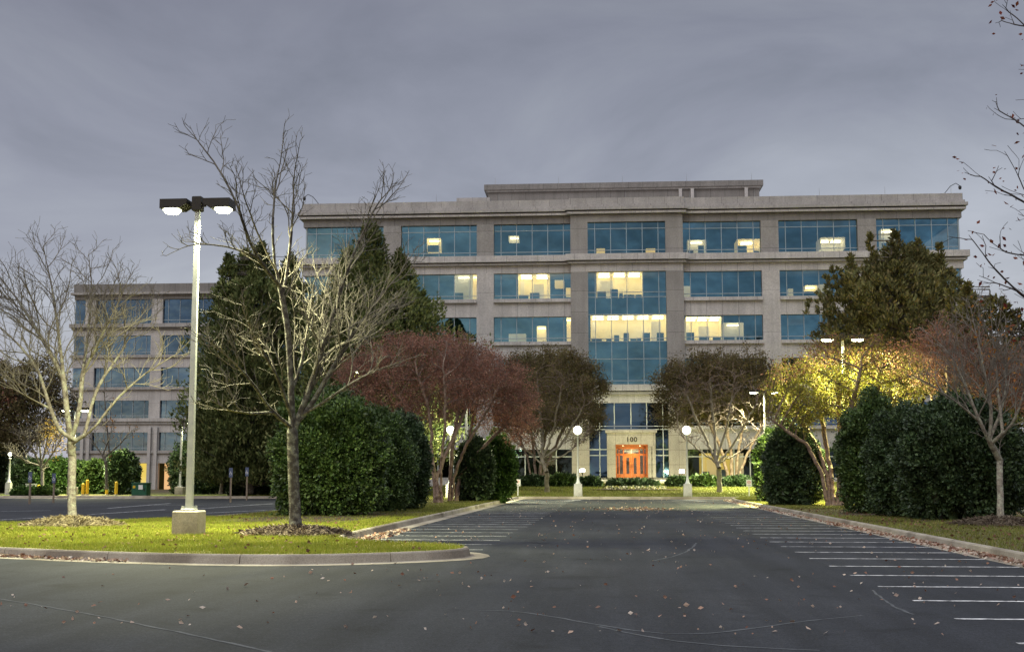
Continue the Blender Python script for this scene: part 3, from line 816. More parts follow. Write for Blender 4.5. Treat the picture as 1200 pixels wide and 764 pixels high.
def dens_left(P):
    k = np.ones(len(P))
    for c, r in ((pT1, 1.6), (pT2, 1.35)):
        k *= (np.hypot(P[:, 0] - c[0], P[:, 1] - c[1]) > r * RNG.uniform(.8, 1.15, len(P)))
    k *= np.where(np.sin(P[:, 0] * 1.9 + P[:, 1] * .7) * np.sin(P[:, 1] * 2.3 - P[:, 0] * .8) > .62, .35, 1)
    k *= np.where((P[:, 1] > 41) & (P[:, 0] > -13.5) & (P[:, 0] < -8.6), .12, 1)
    return k
GL = [tuple(p) for p in offset_poly(isl_r, .13)] + [tuple(p) for p in offset_poly(isl_l, .13)]
blades('lawn_grass', 'bright yellow-green mown grass on the kerbed island under the double lamp', (-30, -2.5, 23.5, 47), GL, 460000, .075, .016, 'grass', .17, dens_left)
blades('lawn_grass', 'thin grass along the left planted strip between shrubs', (-14.8, -7, 47, 95), GL, 60000, .07, .03, 'grass_d', .17)
blades('lawn_grass', 'sparse leaf strewn grass on the right planted strip', (8.1, 17.4, 18, 95), LOOPR, 150000, .07, .024, 'grass_d', .17, lambda P: np.where((P[:, 1] > 50) & (P[:, 1] < 60), .15, .75))
blades('lawn_grass', 'green lawn rising to the entrance terrace', (-28, 34, 95.3, 119), None, 150000, .10, .05, 'grass_d', lawn_z)

# ------------------------------------------------------------------ fallen leaves
def fallen(pts, size, z=.012):
    P = np.column_stack([pts, np.full(len(pts), z) if not callable(z) else [z(*p) for p in pts]])
    n = len(P); a = RNG.uniform(0, 6.28, n); d = np.stack([np.cos(a), np.sin(a), RNG.normal(size=n) * .25], 1)
    return leaf_quads(P + np.array([0, 0, .012]), size, .75, d / np.linalg.norm(d, axis=1)[:, None], .12)
n = 1700; yv = 14 + 78 * RNG.random(n) ** 1.5; xv = RNG.uniform(-9, 8, n) + RNG.uniform(-.06, .06, n) * yv
P0 = np.stack([xv, yv], 1); P0 = P0[~in_poly(P0, GL)]
keepn = np.sin(P0[:, 0] * .9 + 1.3) * np.cos(P0[:, 1] * .45) + RNG.normal(size=len(P0)) * .6; P0 = P0[keepn > -.25]
parts = [fallen(P0, .058)]
n = 2600; parts.append(fallen(np.stack([7.98 - np.abs(RNG.normal(size=n)) * .16, RNG.uniform(18, 46, n)], 1), .09, .03))
n = 700; parts.append(fallen(np.stack([7.98 - np.abs(RNG.normal(size=n)) * .16, RNG.uniform(46, 90, n)], 1), .10, .03))
ol = resample(front, .05); sel = [p for p in ol if (p[0] < -9.5 and p[0] > -16)]; ii = RNG.integers(0, len(sel), 500)
parts.append(fallen(np.array([sel[i] for i in ii]) + np.stack([RNG.normal(size=500) * .05, -np.abs(RNG.normal(size=500)) * .12 - .02], 1), .085, .03))
n = 420; parts.append(fallen(np.stack([-6.75 + np.abs(RNG.normal(size=n)) * .25, RNG.uniform(31.5, 40, n)], 1), .10, .025))
n = 450; parts.append(fallen(np.stack([RNG.normal(size=n) * 1.0 + 1.2, RNG.normal(size=n) * 1.6 + 66], 1), .10))
V, F = merge(parts); tag(np_mesh('fallen_leaves', V, F, M['fallen']), 'dry fallen leaves scattered on the asphalt and heaped in the gutters', 'leaves', kind='stuff')
n = 1500; P1 = np.stack([RNG.uniform(-26, -3, n), RNG.uniform(24, 50, n)], 1); P1 = P1[in_poly(P1, GL)][:700]
n = 1500; P2 = np.stack([RNG.uniform(8.3, 17, n), RNG.uniform(20, 60, n)], 1)
V, F = merge([fallen(P1, .075, .22), fallen(P2, .085, .21)]); tag(np_mesh('fallen_leaves', V, F, M['fallen_d']), 'brown fallen leaves lying on the grass of both planted strips', 'leaves', kind='stuff')

# ------------------------------------------------------------------ buildings
def facade_frame(X, Y, rz):
    o = np.array([X, Y, 0.0]); t = np.array([math.cos(rz), math.sin(rz), 0]); n = np.array([math.sin(rz), -math.cos(rz), 0])
    def f(px, py, back=0.0):
        q = o - n * back; d = ray(px, py); s = ((q - EY) @ n) / (d @ n); g = EY + d * s; return float((g - q) @ t), float(g[2])
    return f
BR = R(.86); BY = 122.5
_t = PY(733.9, 280, BY); BX = float(_t[0])
fm = facade_frame(BX, BY, BR)
def zf(py, px=620): return fm(px, py)[1]
def xf(px, py=300): return fm(px, py)[0]

def window(root, x0, x1, z0, z1, y, mull, trans, glass, frame='mullion', bw=.06, lits=(), sidey=None):
    """pane + grid + lit rooms (sub-parts)"""
    m = MB(); m.add([(x0, y, z0), (x1, y, z0), (x1, y, z1), (x0, y, z1)], [(0, 1, 2, 3)])
    w = m.build('window', M[glass], root)
    b = MB(); fr = .05
    xs_ = [x0 + .002] + list(mull) + [x1 - .002]
    for q in mull: b.box(q - bw / 2, q + bw / 2, y - .09, y + .05, z0, z1)
    cuts = sorted(mull)
    for tz in trans:
        e = [x0] + cuts + [x1]
        for a, c in zip(e, e[1:]):
            b.box(a + (bw / 2 if a != x0 else 0), c - (bw / 2 if c != x1 else 0), y - .07, y + .04, tz - bw / 2, tz + bw / 2)
    if b.v: b.build('window_frame', M[frame], w)
    if not lits and len(cuts) > 3 and random.random() < .8:
        bl = MB()
        for a, c in zip(cuts, cuts[1:]):
            if random.random() < .38: bl.box(a + .05, c - .05, y + .12, y + .15, z1 - (z1 - z0) * random.choice([.25, .4, .55, .85]), z1 - .03)
        if bl.v: bl.build('blind', M['blind'], w)
    for (a, c, l0, l1, mt, nt_) in lits:
        a = max(a, x0 + .03); c = min(c, x1 - .03); l0 = max(l0, z0 + .02); l1 = min(l1, z1 - .02)
        if c - a < .1 or l1 - l0 < .1: continue
        dp = 2.6 if (c - a) > 2 else 1.2
        r = MB(); ya, yb = y + .16, y + .16 + dp
        r.add([(a, yb, l0), (c, yb, l0), (c, yb, l1), (a, yb, l1)], [(0, 1, 2, 3)])
        r.add([(a, ya, l0), (a, yb, l0), (a, yb, l1), (a, ya, l1)], [(0, 1, 2, 3)]); r.add([(c, ya, l0), (c, yb, l0), (c, yb, l1), (c, ya, l1)], [(3, 2, 1, 0)])
        r.add([(a, ya, l1), (c, ya, l1), (c, yb, l1), (a, yb, l1)], [(0, 1, 2, 3)])
        r.build('lit_room', M[mt], w)
        if nt_:
            t = MB()
            for k in range(nt_):
                xx = a + (c - a) * (k + .5) / nt_; t.box(xx - min(.55, (c - a) * .35 / nt_ + .05), xx + min(.55, (c - a) * .35 / nt_ + .05), ya + dp * .55, ya + dp * .75, l1 - .20, l1 - .12)
                if c - a > 3 and l1 - l0 > 1.5: t.box(xx - .5, xx + .5, ya + dp * .15, ya + dp * .3, l1 - .09, l1 - .03)
            t.build('ceiling_light', M['tube'], w)
        if c - a > 1.0 and l1 - l0 > 1.2:
            t = MB(); pn_ = MB(); xx = a + .05; tb = MB()
            while xx < c - .5:
                wd = random.uniform(.35, 1.1); hh = random.choice([.3, .45, .65, .85, .35]); wd = min(wd, c - xx - .05)
                (t if random.random() < .55 else tb).box(xx, xx + wd, ya + .25, ya + .6, l0 + .003, l0 + hh); xx += wd + random.uniform(.02, .8)
            if c - a > 2.5:
                q = random.uniform(a + .3, c - 1.2); pn_.box(q, q + random.uniform(.8, 1.3), yb - 1.1, yb - 1.0, l0 + .003, l1 - random.uniform(.35, .9)); pn_.box(a + .1, a + .5, yb - .5, yb - .4, l0 + .003, l1 - .4)
            if pn_.v: pn_.build('glowing_inner_wall', M['innerwall'], w)
            if t.v: t.build('furniture', M['furn'], w)
            if tb.v: tb.build('partition', M['furn_b'], w)
    return w

def mulls(x0, x1, n=4, side=.70):
    w = (x1 - x0 - 2 * side) / n; return [x0 + side + w * i for i in range(n + 1)]
def slab(root, name, x0, x1, yf, yb, z0, z1, mat, ch=0.0):
    return MB().box(x0, x1, yf, yb, z0, z1, ch).build(name, M[mat], root)

Z = {k: zf(v) for k, v in dict(par=235.2, p2=245.8, c1=249.5, c2=251, c3=253.6, c4=254.8, fr=262.7, g6b=300.3, b1=307.5, b2=308.6, b3=311, g5t=320.3, g5b=350.6, l5=354.6, g4t=371.3, g4b=400.7, l4=404.6,
                               g3t=421.3, g3b=451.8, d1=459, d2=460, d3=463, g2t=472.8, g2b=499.4, e1=503.3, g1t=526.5, g1b=559.4, base=562.5).items()}
W2 = 32.15; DEPTH = 26
bays = [(-W2, -24.05)] + [(c - 3.78, c + 3.78) for c in (-18.5, -9.25, 0, 9.25, 18.5)] + [(24.05, W2)]
office = empty('office_building', (BX, BY, 0), BR)
tag(office, 'wide six-storey office block with blue windows and the lit orange entrance', 'office building')
cbL, cbR = -5.45, 5.45       # break-forward of the middle bay
EF = .55
bands = [  # z0, z1, projection, material, name
    (Z['c1'], Z['par'], .14, 'stone_m', 'parapet'), (Z['p2'] - .02, Z['p2'] + .24, .30, 'stone_m', 'cornice'),
    (Z['c1'] + .001, Z['p2'] - .021, .52, 'stone_m', 'cornice'), (Z['c3'], Z['c2'], .36, 'stone', 'cornice'),
    (Z['fr'], Z['c4'], 0.0, 'stone_d', 'frieze'), 
    (Z['b1'], Z['g6b'], .50, 'stone', 'cornice'), (Z['b3'], Z['b2'], .30, 'stone_m', 'cornice'), (Z['g5t'], Z['b3'] - .001, 0.0, 'stone', 'spandrel'),
    (Z['d1'], Z['g3b'], .42, 'stone', 'cornice'), (Z['d3'], Z['d2'], .25, 'stone_m', 'cornice'), (Z['g2t'], Z['d3'] - .001, 0.0, 'stone', 'spandrel')]
for i, (z0, z1, e, mt, nm) in enumerate(bands):
    slab(office, nm, -W2 - e, cbL - e - (0.0 if 1 else 0), -e, DEPTH, z0, z1, mt)
    slab(office, nm, cbR + e, W2 + e, -e, DEPTH, z0, z1, mt)
    if not (nm == 'spandrel' and i == 7 and False):
        slab(office, nm, cbL - e, cbR + e, -e - EF, DEPTH - .01, z0, z1, 'stone_pd' if nm == 'frieze' else mt)
# thin recesses between the cornice courses
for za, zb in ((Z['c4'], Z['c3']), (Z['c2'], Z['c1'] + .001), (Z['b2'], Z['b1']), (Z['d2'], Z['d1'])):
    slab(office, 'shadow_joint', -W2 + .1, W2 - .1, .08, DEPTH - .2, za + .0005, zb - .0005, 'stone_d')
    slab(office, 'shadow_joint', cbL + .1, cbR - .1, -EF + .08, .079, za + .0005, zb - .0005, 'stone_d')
# spandrels in the plain storeys (ledge + panel) between the piers, both wings
for (zt, zl, zb) in ((Z['g5b'], Z['l5'], Z['g4t']), (Z['g4b'], Z['l4'], Z['g3t']), (Z['g2b'], Z['e1'], Z['g1t'])):
    for k, (a, b) in enumerate(bays):
        if k == 3: continue
        aa = a - (0.25 if k == 0 else 0); bb = b + (.25 if k == 6 else 0)
        slab(office, 'sill', aa, bb, -.30, .5, zl + .001, zt, 'stone')
        slab(office, 'spandrel', a, b, -.02, .55, zb, zl, 'stone')
    for s in (-1, 1):   # side walls
        xs0, xs1 = (-W2 - .02, -W2 + .5) if s < 0 else (W2 - .5, W2 + .02)
        slab(office, 'side_wall', xs0, xs1, .56, DEPTH - .02, zb, zt, 'stone')
for s in (-1, 1):      # side glazing seen round the corner
    for (zb, zt) in ((Z['g6b'], Z['fr']), (Z['g5b'], Z['g5t']), (Z['g4b'], Z['g4t']), (Z['g3b'], Z['g3t']), (Z['g2b'], Z['g2t']), (Z['g1b'], Z['g1t'])):
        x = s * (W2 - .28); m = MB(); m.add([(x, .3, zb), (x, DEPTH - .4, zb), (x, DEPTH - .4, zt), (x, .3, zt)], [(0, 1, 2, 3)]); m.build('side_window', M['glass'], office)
        slab(office, 'corner_post', *( (-W2 + .20, -W2 + .34) if s < 0 else (W2 - .34, W2 - .20)), .22, .36, zb, zt, 'mullion')
# piers between bays
edges = [(bays[i][1], bays[i + 1][0]) for i in range(6)]
for k, (a, b) in enumerate(edges):
    mid = k in (2, 3)
    yf = -EF - .0 if mid else -.05
    for (zb, zt, mt) in ((Z['g6b'], Z['fr'], 'stone_pd'), (Z['g3b'], Z['g5t'], 'stone_pd' if mid else 'stone_p'), (Z['base'] + .01, Z['g2t'], 'stone_e' if mid else 'stone_p')):
        slab(office, 'pier', a, b, yf, .6, zb, zt, mt)
        if mid and mt != 'stone_e':
            pass
    if not mid and k in (0, 1, 4, 5):
        # raised centre strip gives the twin-rib look of the lower piers
        slab(office, 'pilaster', a + .18, a + .62, yf - .14, yf, Z['base'] + .02, Z['e1'] - .3, 'stone_p')
        slab(office, 'pilaster', b - .62, b - .18, yf - .14, yf, Z['base'] + .02, Z['e1'] - .3, 'stone_p')
# core, floors, roof
slab(office, 'interior_wall', -W2 + 3.2, W2 - 3.2, 4.2, DEPTH - 3, Z['base'], Z['fr'] + .1, 'core')
for zz in (Z['g5b'], Z['g4b'], Z['g2b'], Z['base'] + .05):
    slab(office, 'floor_slab', -W2 + .45, W2 - .45, .56, DEPTH - .5, zz - .7, zz - .05, 'core')
slab(office, 'base_course', -W2 - .2, W2 + .2, -.25, DEPTH, Z['base'] - 2.2, Z['base'], 'stone')
slab(office, 'kerb_course', -W2 - .05, W2 + .05, -.12, 1.0, Z['base'] + .0005, Z['g1b'], 'stone_m')
slab(office, 'rear_wall', -W2 + .3, W2 - .3, DEPTH - .3, DEPTH - .025, Z['base'] + .001, Z['fr'] - .001, 'stone')
YG = .32
def lits_for(lst):
    out = []
    for (x0, y0_, x1, y1_, mt, nt_) in lst:
        a, zt = fm(x0, y0_, YG); c, zb = fm(x1, y1_, YG); out.append((a, c, zb, zt, mt, nt_))
    return out
LIT = {(6, 1): [(500, 279, 516, 294, 'room', 1)], (6, 2): [(596, 276, 608, 282, 'room_dim', 1)],
       (6, 3): [(699, 291, 709, 297, 'room', 0), (757, 291, 768, 297, 'room', 0)],
       (6, 4): [(806, 281, 828, 297, 'room_dim', 1), (864, 280, 891, 297, 'room', 1)], (6, 5): [(962, 278, 991, 291, 'room_dim', 2)],
       (6, 6): [(1033, 268, 1051, 289, 'room_dim', 1)],
       (5, 1): [(532, 322, 553, 350, 'room_dim', 1), (554, 322, 561, 350, 'room', 1)],
       (5, 2): [(607, 321, 644, 350, 'room', 2), (650, 328, 661, 336, 'room', 0), (663, 337, 669, 346, 'room', 0)],
       (5, 5): [(944, 334, 958, 339, 'room', 1), (924, 338, 930, 348, 'room_dim', 0), (960, 333, 972, 350, 'room_dim', 0)], (5, 4): [(801, 335, 809, 350, 'room_dim', 0)],
       (4, 2): [(596, 391, 616, 400, 'room_dim', 0), (629, 382, 640, 400, 'room', 1), (664, 372, 670, 400, 'room', 1)],
       (4, 4): [(804, 371, 846, 400, 'room', 3), (848, 378, 872, 398, 'room_dim', 1)],
       (3, 1): [(485, 425, 500, 440, 'room_dim', 0)]}
rows = {6: (Z['g6b'], Z['fr']), 5: (Z['g5b'], Z['g5t']), 4: (Z['g4b'], Z['g4t']), 3: (Z['g3b'], Z['g3t']), 2: (Z['g2b'], Z['g2t']), 1: (Z['g1b'], Z['g1t'])}
for k, (a, b) in enumerate(bays):
    if k == 3: continue
    for r, (zb, zt) in rows.items():
        mu = mulls(a, b) if 0 < k < 6 else [b - .7 - 1.53 * i for i in range(5)] if k == 0 else [a + .7 + 1.53 * i for i in range(5)]
        h = zt - zb; aa = a + (.28 if k == 0 else 0); bb = b - (.28 if k == 6 else 0)
        mu = [q for q in mu if aa + .1 < q < bb - .1]
        if r == 6: tr = [zb + h * .135, zb + h * .80]
        elif r >= 3: tr = [zb + h * .15]
        elif r == 2: tr = [zb + h * .12]
        else: tr = [zb + h * .74]
        ls = lits_for(LIT.get((r, k), []))
        if r == 1:
            mu = [a + (b - a) * q / 5 for q in range(1, 5)] if k in (2, 4) else mu
            if k == 4: ls = lits_for([(822, 531, 860, 558, 'room_y', 0), (862, 531, 872, 558, 'room_dim', 0)])
            if k == 5: ls = lits_for([(905, 531, 935, 558, 'room_y', 0)])
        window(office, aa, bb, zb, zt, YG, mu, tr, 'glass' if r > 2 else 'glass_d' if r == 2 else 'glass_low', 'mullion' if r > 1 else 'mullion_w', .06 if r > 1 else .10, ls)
# middle bay
a, b = bays[3]; YC = -EF + .35
def lits_c(lst):
    out = []
    for (x0, y0_, x1, y1_, mt, nt_) in lst:
        q, zt = fm(x0, y0_, YC); c, zb = fm(x1, y1_, YC); out.append((q, c, zb, zt, mt, nt_))
    return out
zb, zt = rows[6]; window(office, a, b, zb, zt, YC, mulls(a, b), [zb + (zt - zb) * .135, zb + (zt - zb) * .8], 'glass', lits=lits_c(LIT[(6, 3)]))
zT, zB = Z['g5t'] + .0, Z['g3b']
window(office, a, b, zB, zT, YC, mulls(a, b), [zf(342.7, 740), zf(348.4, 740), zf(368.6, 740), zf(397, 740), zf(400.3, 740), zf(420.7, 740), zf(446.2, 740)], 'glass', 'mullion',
       lits=lits_c([(699, 319, 753, 348, 'room', 3), (692, 369.5, 782, 399.5, 'room', 5)]))
for zz in (Z['g5b'], Z['g4b']):
    slab(office, 'floor_slab', a, b, YC + .05, .55, zz - 1.6, zz - .02, 'core')
lz0, lz1 = Z['g1b'], Z['g2t']; xe0 = lambda px, py: fm(px, py, YC)[0]
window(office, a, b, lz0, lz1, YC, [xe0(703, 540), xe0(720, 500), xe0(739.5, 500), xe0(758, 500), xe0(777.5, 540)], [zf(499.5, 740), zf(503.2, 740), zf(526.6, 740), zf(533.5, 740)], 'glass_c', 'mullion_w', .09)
# penthouse
pz = lambda py: fm(740, py, 12)[1]
pc = 0.2; pw = 14.6
slab(office, 'penthouse_wall', -pw, pw, 12, 24, Z['par'] - .3, pz(221), 'stone_d')
slab(office, 'penthouse_cornice', -pw - .4, pw + .4, 11.6, 24.4, pz(220.9), pz(214.5), 'stone_d')
slab(office, 'penthouse_cornice', -pw - .2, pw + .2, 11.75, 24.2, pz(223), pz(221.0), 'stone_m')
for q in (797, 811, 874):
    xx = fm(q, 225, 12)[0]; slab(office, 'roof_post', xx - .17, xx + .17, 11.55, 11.9, Z['par'] - .2, pz(223.2), 'stone')
q0 = fm(535, 233, 10)[0]; q1 = fm(574, 233, 10)[0]
slab(office, 'roof_unit', q0, q1, 10, 15, Z['par'] - .3, fm(560, 231.8, 10)[1], 'stone_m')
slab(office, 'roof_deck', -W2, W2, .2, DEPTH - .1, Z['par'] - .5, Z['par'] - .3, 'roofing')
m = MB()
xx = fm(897, 225, 14)[0]; m.box(xx - .12, xx + .12, 14, 14.3, Z['par'] - .4, Z['par'] + 1.9); m.box(xx + .35, xx + .75, 13.9, 14.4, Z['par'] - .4, Z['par'] + 1.3); m.tube([(xx, 14.1, Z['par'] + 1.9), (xx + .4, 14.1, Z['par'] + 2.0), (xx + .55, 14.1, Z['par'] + 1.2)], .09, 8)
m.build('roof_vent', M['black'], office)
m = MB()
for q in np.linspace(-W2 + .8, W2 - .8, 11): m.tube([(q, .3, Z['par']), (q, .3, Z['par'] + .85)], [.022, .008], 5)
for q in np.linspace(-pw + .8, pw - .8, 5): m.tube([(q, 11.9, pz(214.5)), (q, 11.9, pz(214.5) + .85)], [.022, .008], 5)
m.build('lightning_rod', M['grey'], office)
for s in (-1, 1):     # gooseneck cameras on the corners
    x0_ = s * (W2 - .9); zz = Z['par']; m = MB()
    m.tube([(x0_ - s * .6, .2, zz), (x0_, .1, zz + .75), (x0_ + s * .5, 0, zz + 1.0), (x0_ + s * .85, 0, zz + .75)], .035, 6)
    c = m.build('camera_arm', M['black'], office)
    MB().lathe([(.02, zz + .78), (.13, zz + .72), (.16, zz + .6), (.13, zz + .42), (.02, zz + .36)], 12, (x0_ + s * .87, 0)).build('camera_dome', M['black'], c)

# entrance portal
def xe(px, back=0, py=540): return fm(px, py, back)[0]
yP = -EF - 1.15
pl, pr_ = xe(711.5, yP), xe(768.5, yP); ol_, or_ = xe(721.5, yP), xe(759.5, yP)
zfl = Z['g1b'] - .02; zport = fm(740, 503.5, yP)[1]; zop = fm(740, 520.5, yP)[1]
slab(office, 'portal_column', pl, ol_, yP, -EF + .30, zfl, zop, 'stone_e')
slab(office, 'portal_column', or_, pr_, yP, -EF + .30, zfl, zop, 'stone_e')
slab(office, 'portal_lintel', pl, pr_, yP, -EF + .30, zop + .001, zport - .28, 'stone_e')
slab(office, 'portal_cornice', pl - .15, pr_ + .15, yP - .15, -EF + .30, zport - .279, zport, 'stone_e', .03)
for x in (pl + .12, ol_ - .42, or_ + .12, pr_ - .42):
    slab(office, 'portal_pilaster', x, x + .30, yP - .07, yP - .001, zfl, zop - .25, 'stone_e')
slab(office, 'portal_pilaster_cap', pl + .02, ol_ - .02, yP - .11, yP - .001, zop - .249, zop - .12, 'stone_e'); slab(office, 'portal_pilaster_cap', or_ + .02, pr_ - .02, yP - .11, yP - .001, zop - .249, zop - .12, 'stone_e')
# timber porch lining and doors
yD = YC - .12
slab(office, 'porch_lining', ol_, ol_ + .10, yP + .2, yD, zfl, zop - .001, 'wood'); slab(office, 'porch_lining', or_ - .10, or_, yP + .2, yD, zfl, zop - .001, 'wood')
slab(office, 'porch_ceiling', ol_ + .101, or_ - .101, yP + .15, yD - .0, zop - .12, zop - .002, 'wood')
ent = MB(); L_, R_ = ol_ + .101, or_ - .101; wE = R_ - L_; hE = zop - .121 - zfl
ztr = zfl + hE * .70
ent.box(L_, R_, yD, yD + .08, ztr + .62, zop - .121); ent.box(L_, R_, yD - .03, yD + .08, ztr, ztr + .18)
for fx in (0, .09, .235, .765, .91, 1):
    xx = L_ + wE * fx; ent.box(max(L_, xx - .06), min(R_, xx + .06), yD - .02, yD + .08, zfl + .001, ztr - .001); ent.box(max(L_, xx - .05), min(R_, xx + .05), yD - .01, yD + .08, ztr + .181, ztr + .619)
ent.box(L_ + .061, L_ + wE * .235 - .061, yD - .01, yD + .07, zfl + .002, zfl + .35); ent.box(R_ - wE * .235 + .061, R_ - .061, yD - .01, yD + .07, zfl + .002, zfl + .35)
ent.build('door_surround', M['wood'], office)
m = MB(); m.add([(L_, yD + .05, zfl), (R_, yD + .05, zfl), (R_, yD + .05, zop - .13), (L_, yD + .05, zop - .13)], [(0, 1, 2, 3)]); m.build('door_glazing', M['glass_door'], office)
dw = (wE * .53 - .14) / 2; cxd = (L_ + R_) / 2
for s in (-1, 1):
    x0_, x1_ = (cxd - dw, cxd - .01) if s < 0 else (cxd + .01, cxd + dw); d = MB(); t_ = .2
    d.box(x0_, x0_ + t_, yD - .04, yD + .03, zfl + .01, ztr - .01); d.box(x1_ - t_, x1_, yD - .04, yD + .03, zfl + .01, ztr - .01)
    d.box(x0_ + t_, x1_ - t_, yD - .035, yD + .03, zfl + .01, zfl + .38); d.box(x0_ + t_, x1_ - t_, yD - .035, yD + .03, ztr - .22, ztr - .01)
    dd = d.build('door', M['wood'], office)
    hx = x1_ - .1 if s < 0 else x0_ + .1
    MB().tube([(hx, yD - .04, zfl + .9), (hx, yD - .12, zfl + .95), (hx, yD - .12, zfl + 1.4), (hx, yD - .04, zfl + 1.45)], .025, 6).build('handle', M['brass'], dd)
slab(office, 'hall_wall', L_, R_, 1.4, 1.45, zfl, zop, 'room_o')
m = MB(); m.box(cxd - .75, cxd + .75, .6, .9, ztr + .36, ztr + .48); m.lathe([(.05, ztr + .2), (.3, ztr + .24), (.36, ztr + .32), (.05, ztr + .35)], 16, (cxd, .7)); m.build('hall_lamp', M['tube'], office)
m = MB()
for q in (-.28, .28): m.lathe([(.001, zop - .128), (.10, zop - .128), (.10, zop - .124), (.001, zop - .124)], 14, (cxd + q * wE, (yP + yD) / 2))
m.build('downlight', M['tube'], office)
cu = bpy.data.curves.new('house_number', 'FONT'); cu.body = '100'; cu.size = .64; cu.extrude = .03; cu.align_x = 'CENTER'; cu.space_character = 1.15
tx = bpy.data.objects.new('house_number', cu); C.objects.link(tx); tx.parent = office; tx.location = (cxd, yP - .035, fm(740, 517.5, yP)[1]); tx.rotation_euler = (R(90), 0, 0); cu.offset = .012
bpy.context.view_layer.update(); nme = bpy.data.meshes.new_from_object(tx.evaluated_get(bpy.context.evaluated_depsgraph_get())); nme.name = 'house_number'
tn = link('house_number', nme, M['number'], office); tn.location = tx.location; tn.rotation_euler = tx.rotation_euler; bpy.data.objects.remove(tx); tn.name = 'house_number'
# terrace in front of the doors
ter = MB(); ter.box(-16, 16, -7.0, -.26, Z['base'] - 1.4, Z['base'] - .06)
for k in range(3): ter.box(cxd - 2.5, cxd + 2.5, -7.35 - .35 * k, -7.001 - .35 * k, Z['base'] - 1.4, Z['base'] - .2 - .16 * k)
ter.build('terrace', M['stone_e'], office)
cop = MB(); cop.box(-16.1, 16.1, -7.12, -6.7, Z['base'] - .059, Z['base'] + .06); cop.build('terrace_coping', M['stone'], office)
fmw = lambda u, v, z: (BX + u * math.cos(BR) - v * math.sin(BR), BY + u * math.sin(BR) + v * math.cos(BR), z)

# second building, far left
B2Y = 163.0; B2R = R(.86); c0 = PY(88, 340, B2Y)
f2 = facade_frame(float(c0[0]), float(c0[1]), B2R)
annex = empty('office_building', (c0[0], c0[1], 0), B2R)
tag(annex, 'darker second office block behind the bare trees at the left', 'office building')
z2 = lambda py: f2(140, py)[1]; x2 = lambda px: f2(px, 440)[0]
A = dict(par=333, c1=343, c2=345.5, fr=351, g6b=379.6, b1=384, b2=386.5, g5t=393.3, g5b=416.2, g4t=430.9, g4b=453.8, g3t=469.3, g3b=490, d1=494, d2=497, g2t=506.6, g2b=528, g1t=542.6, g1b=575)
A = {k: z2(v) for k, v in A.items()}
WL = x2(375); ab = [(0, x2(97.5)), (x2(110), x2(175.5)), (x2(188.5), x2(255)), (x2(268), x2(334)), (x2(347), WL)]
for (z0, z1, e, mt, nm) in ((A['c1'], A['par'], .12, 'stone_d', 'parapet'), (A['c2'], A['c1'] - .001, .45, 'stone_m', 'cornice'), (A['fr'], A['c2'] - .001, 0, 'stone_d', 'frieze'),
                            (A['b1'], A['g6b'], .45, 'stone_m', 'cornice'), (A['b2'], A['b1'] - .001, .2, 'stone_d', 'cornice'), (A['g5t'], A['b2'] - .001, 0, 'stone', 'spandrel'),
                            (A['g4t'], A['g5b'], .02, 'stone', 'spandrel'), (A['g3t'], A['g4b'], .02, 'stone', 'spandrel'), (A['d1'], A['g3b'], .35, 'stone', 'cornice'),
                            (A['d2'], A['d1'] - .001, .2, 'stone_m', 'cornice'), (A['g2t'], A['d2'] - .001, 0, 'stone', 'spandrel'), (A['g1t'], A['g2b'], .02, 'stone', 'spandrel')):
    slab(annex, nm, -e, WL, -e, 20, z0, z1, mt)
for (zt,) in ((A['g5b'],), (A['g4b'],), (A['g2b'],)): slab(annex, 'sill', -.2, WL, -.28, -.021, zt - .35, zt + .02, 'stone_m')
for (a, b) in zip([q[1] for q in ab[:-1]], [q[0] for q in ab[1:]]):
    for (zb, zt) in ((A['g6b'], A['fr']), (A['g5b'], A['g5t']), (A['g4b'], A['g4t']), (A['g3b'], A['g3t'])): slab(annex, 'pier', a, b, -.05, .6, zb, zt, 'stone_p')
    slab(annex, 'pier', a, b, -.05, .6, -1.2, A['g2t'], 'stone_p')
    slab(annex, 'pilaster', a + .12, a + .52, -.45, -.051, -1.2, A['d2'] - .4, 'stone_p'); slab(annex, 'pilaster', b - .52, b - .12, -.45, -.051, -1.2, A['d2'] - .4, 'stone_p')
for (a, b) in ab:
    for i, (zb, zt) in enumerate(((A['g6b'], A['fr']), (A['g5b'], A['g5t']), (A['g4b'], A['g4t']), (A['g3b'], A['g3t']), (A['g2b'], A['g2t']))):
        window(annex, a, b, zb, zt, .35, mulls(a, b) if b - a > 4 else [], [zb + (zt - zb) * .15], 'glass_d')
for i, (a, b) in enumerate(ab[1:]):
    slab(annex, 'arcade_wall', a, b, 2.6, 2.8, -1.2, A['g1t'], 'room_y' if i == 0 else 'room_o' if i == 1 else 'core')
slab(annex, 'interior_wall', 1, WL, 5, 19, -1, A['fr'] + .1, 'core'); slab(annex, 'side_wall', .02, .5, .61, 19.9, -1.2, A['fr'] - .001, 'stone')

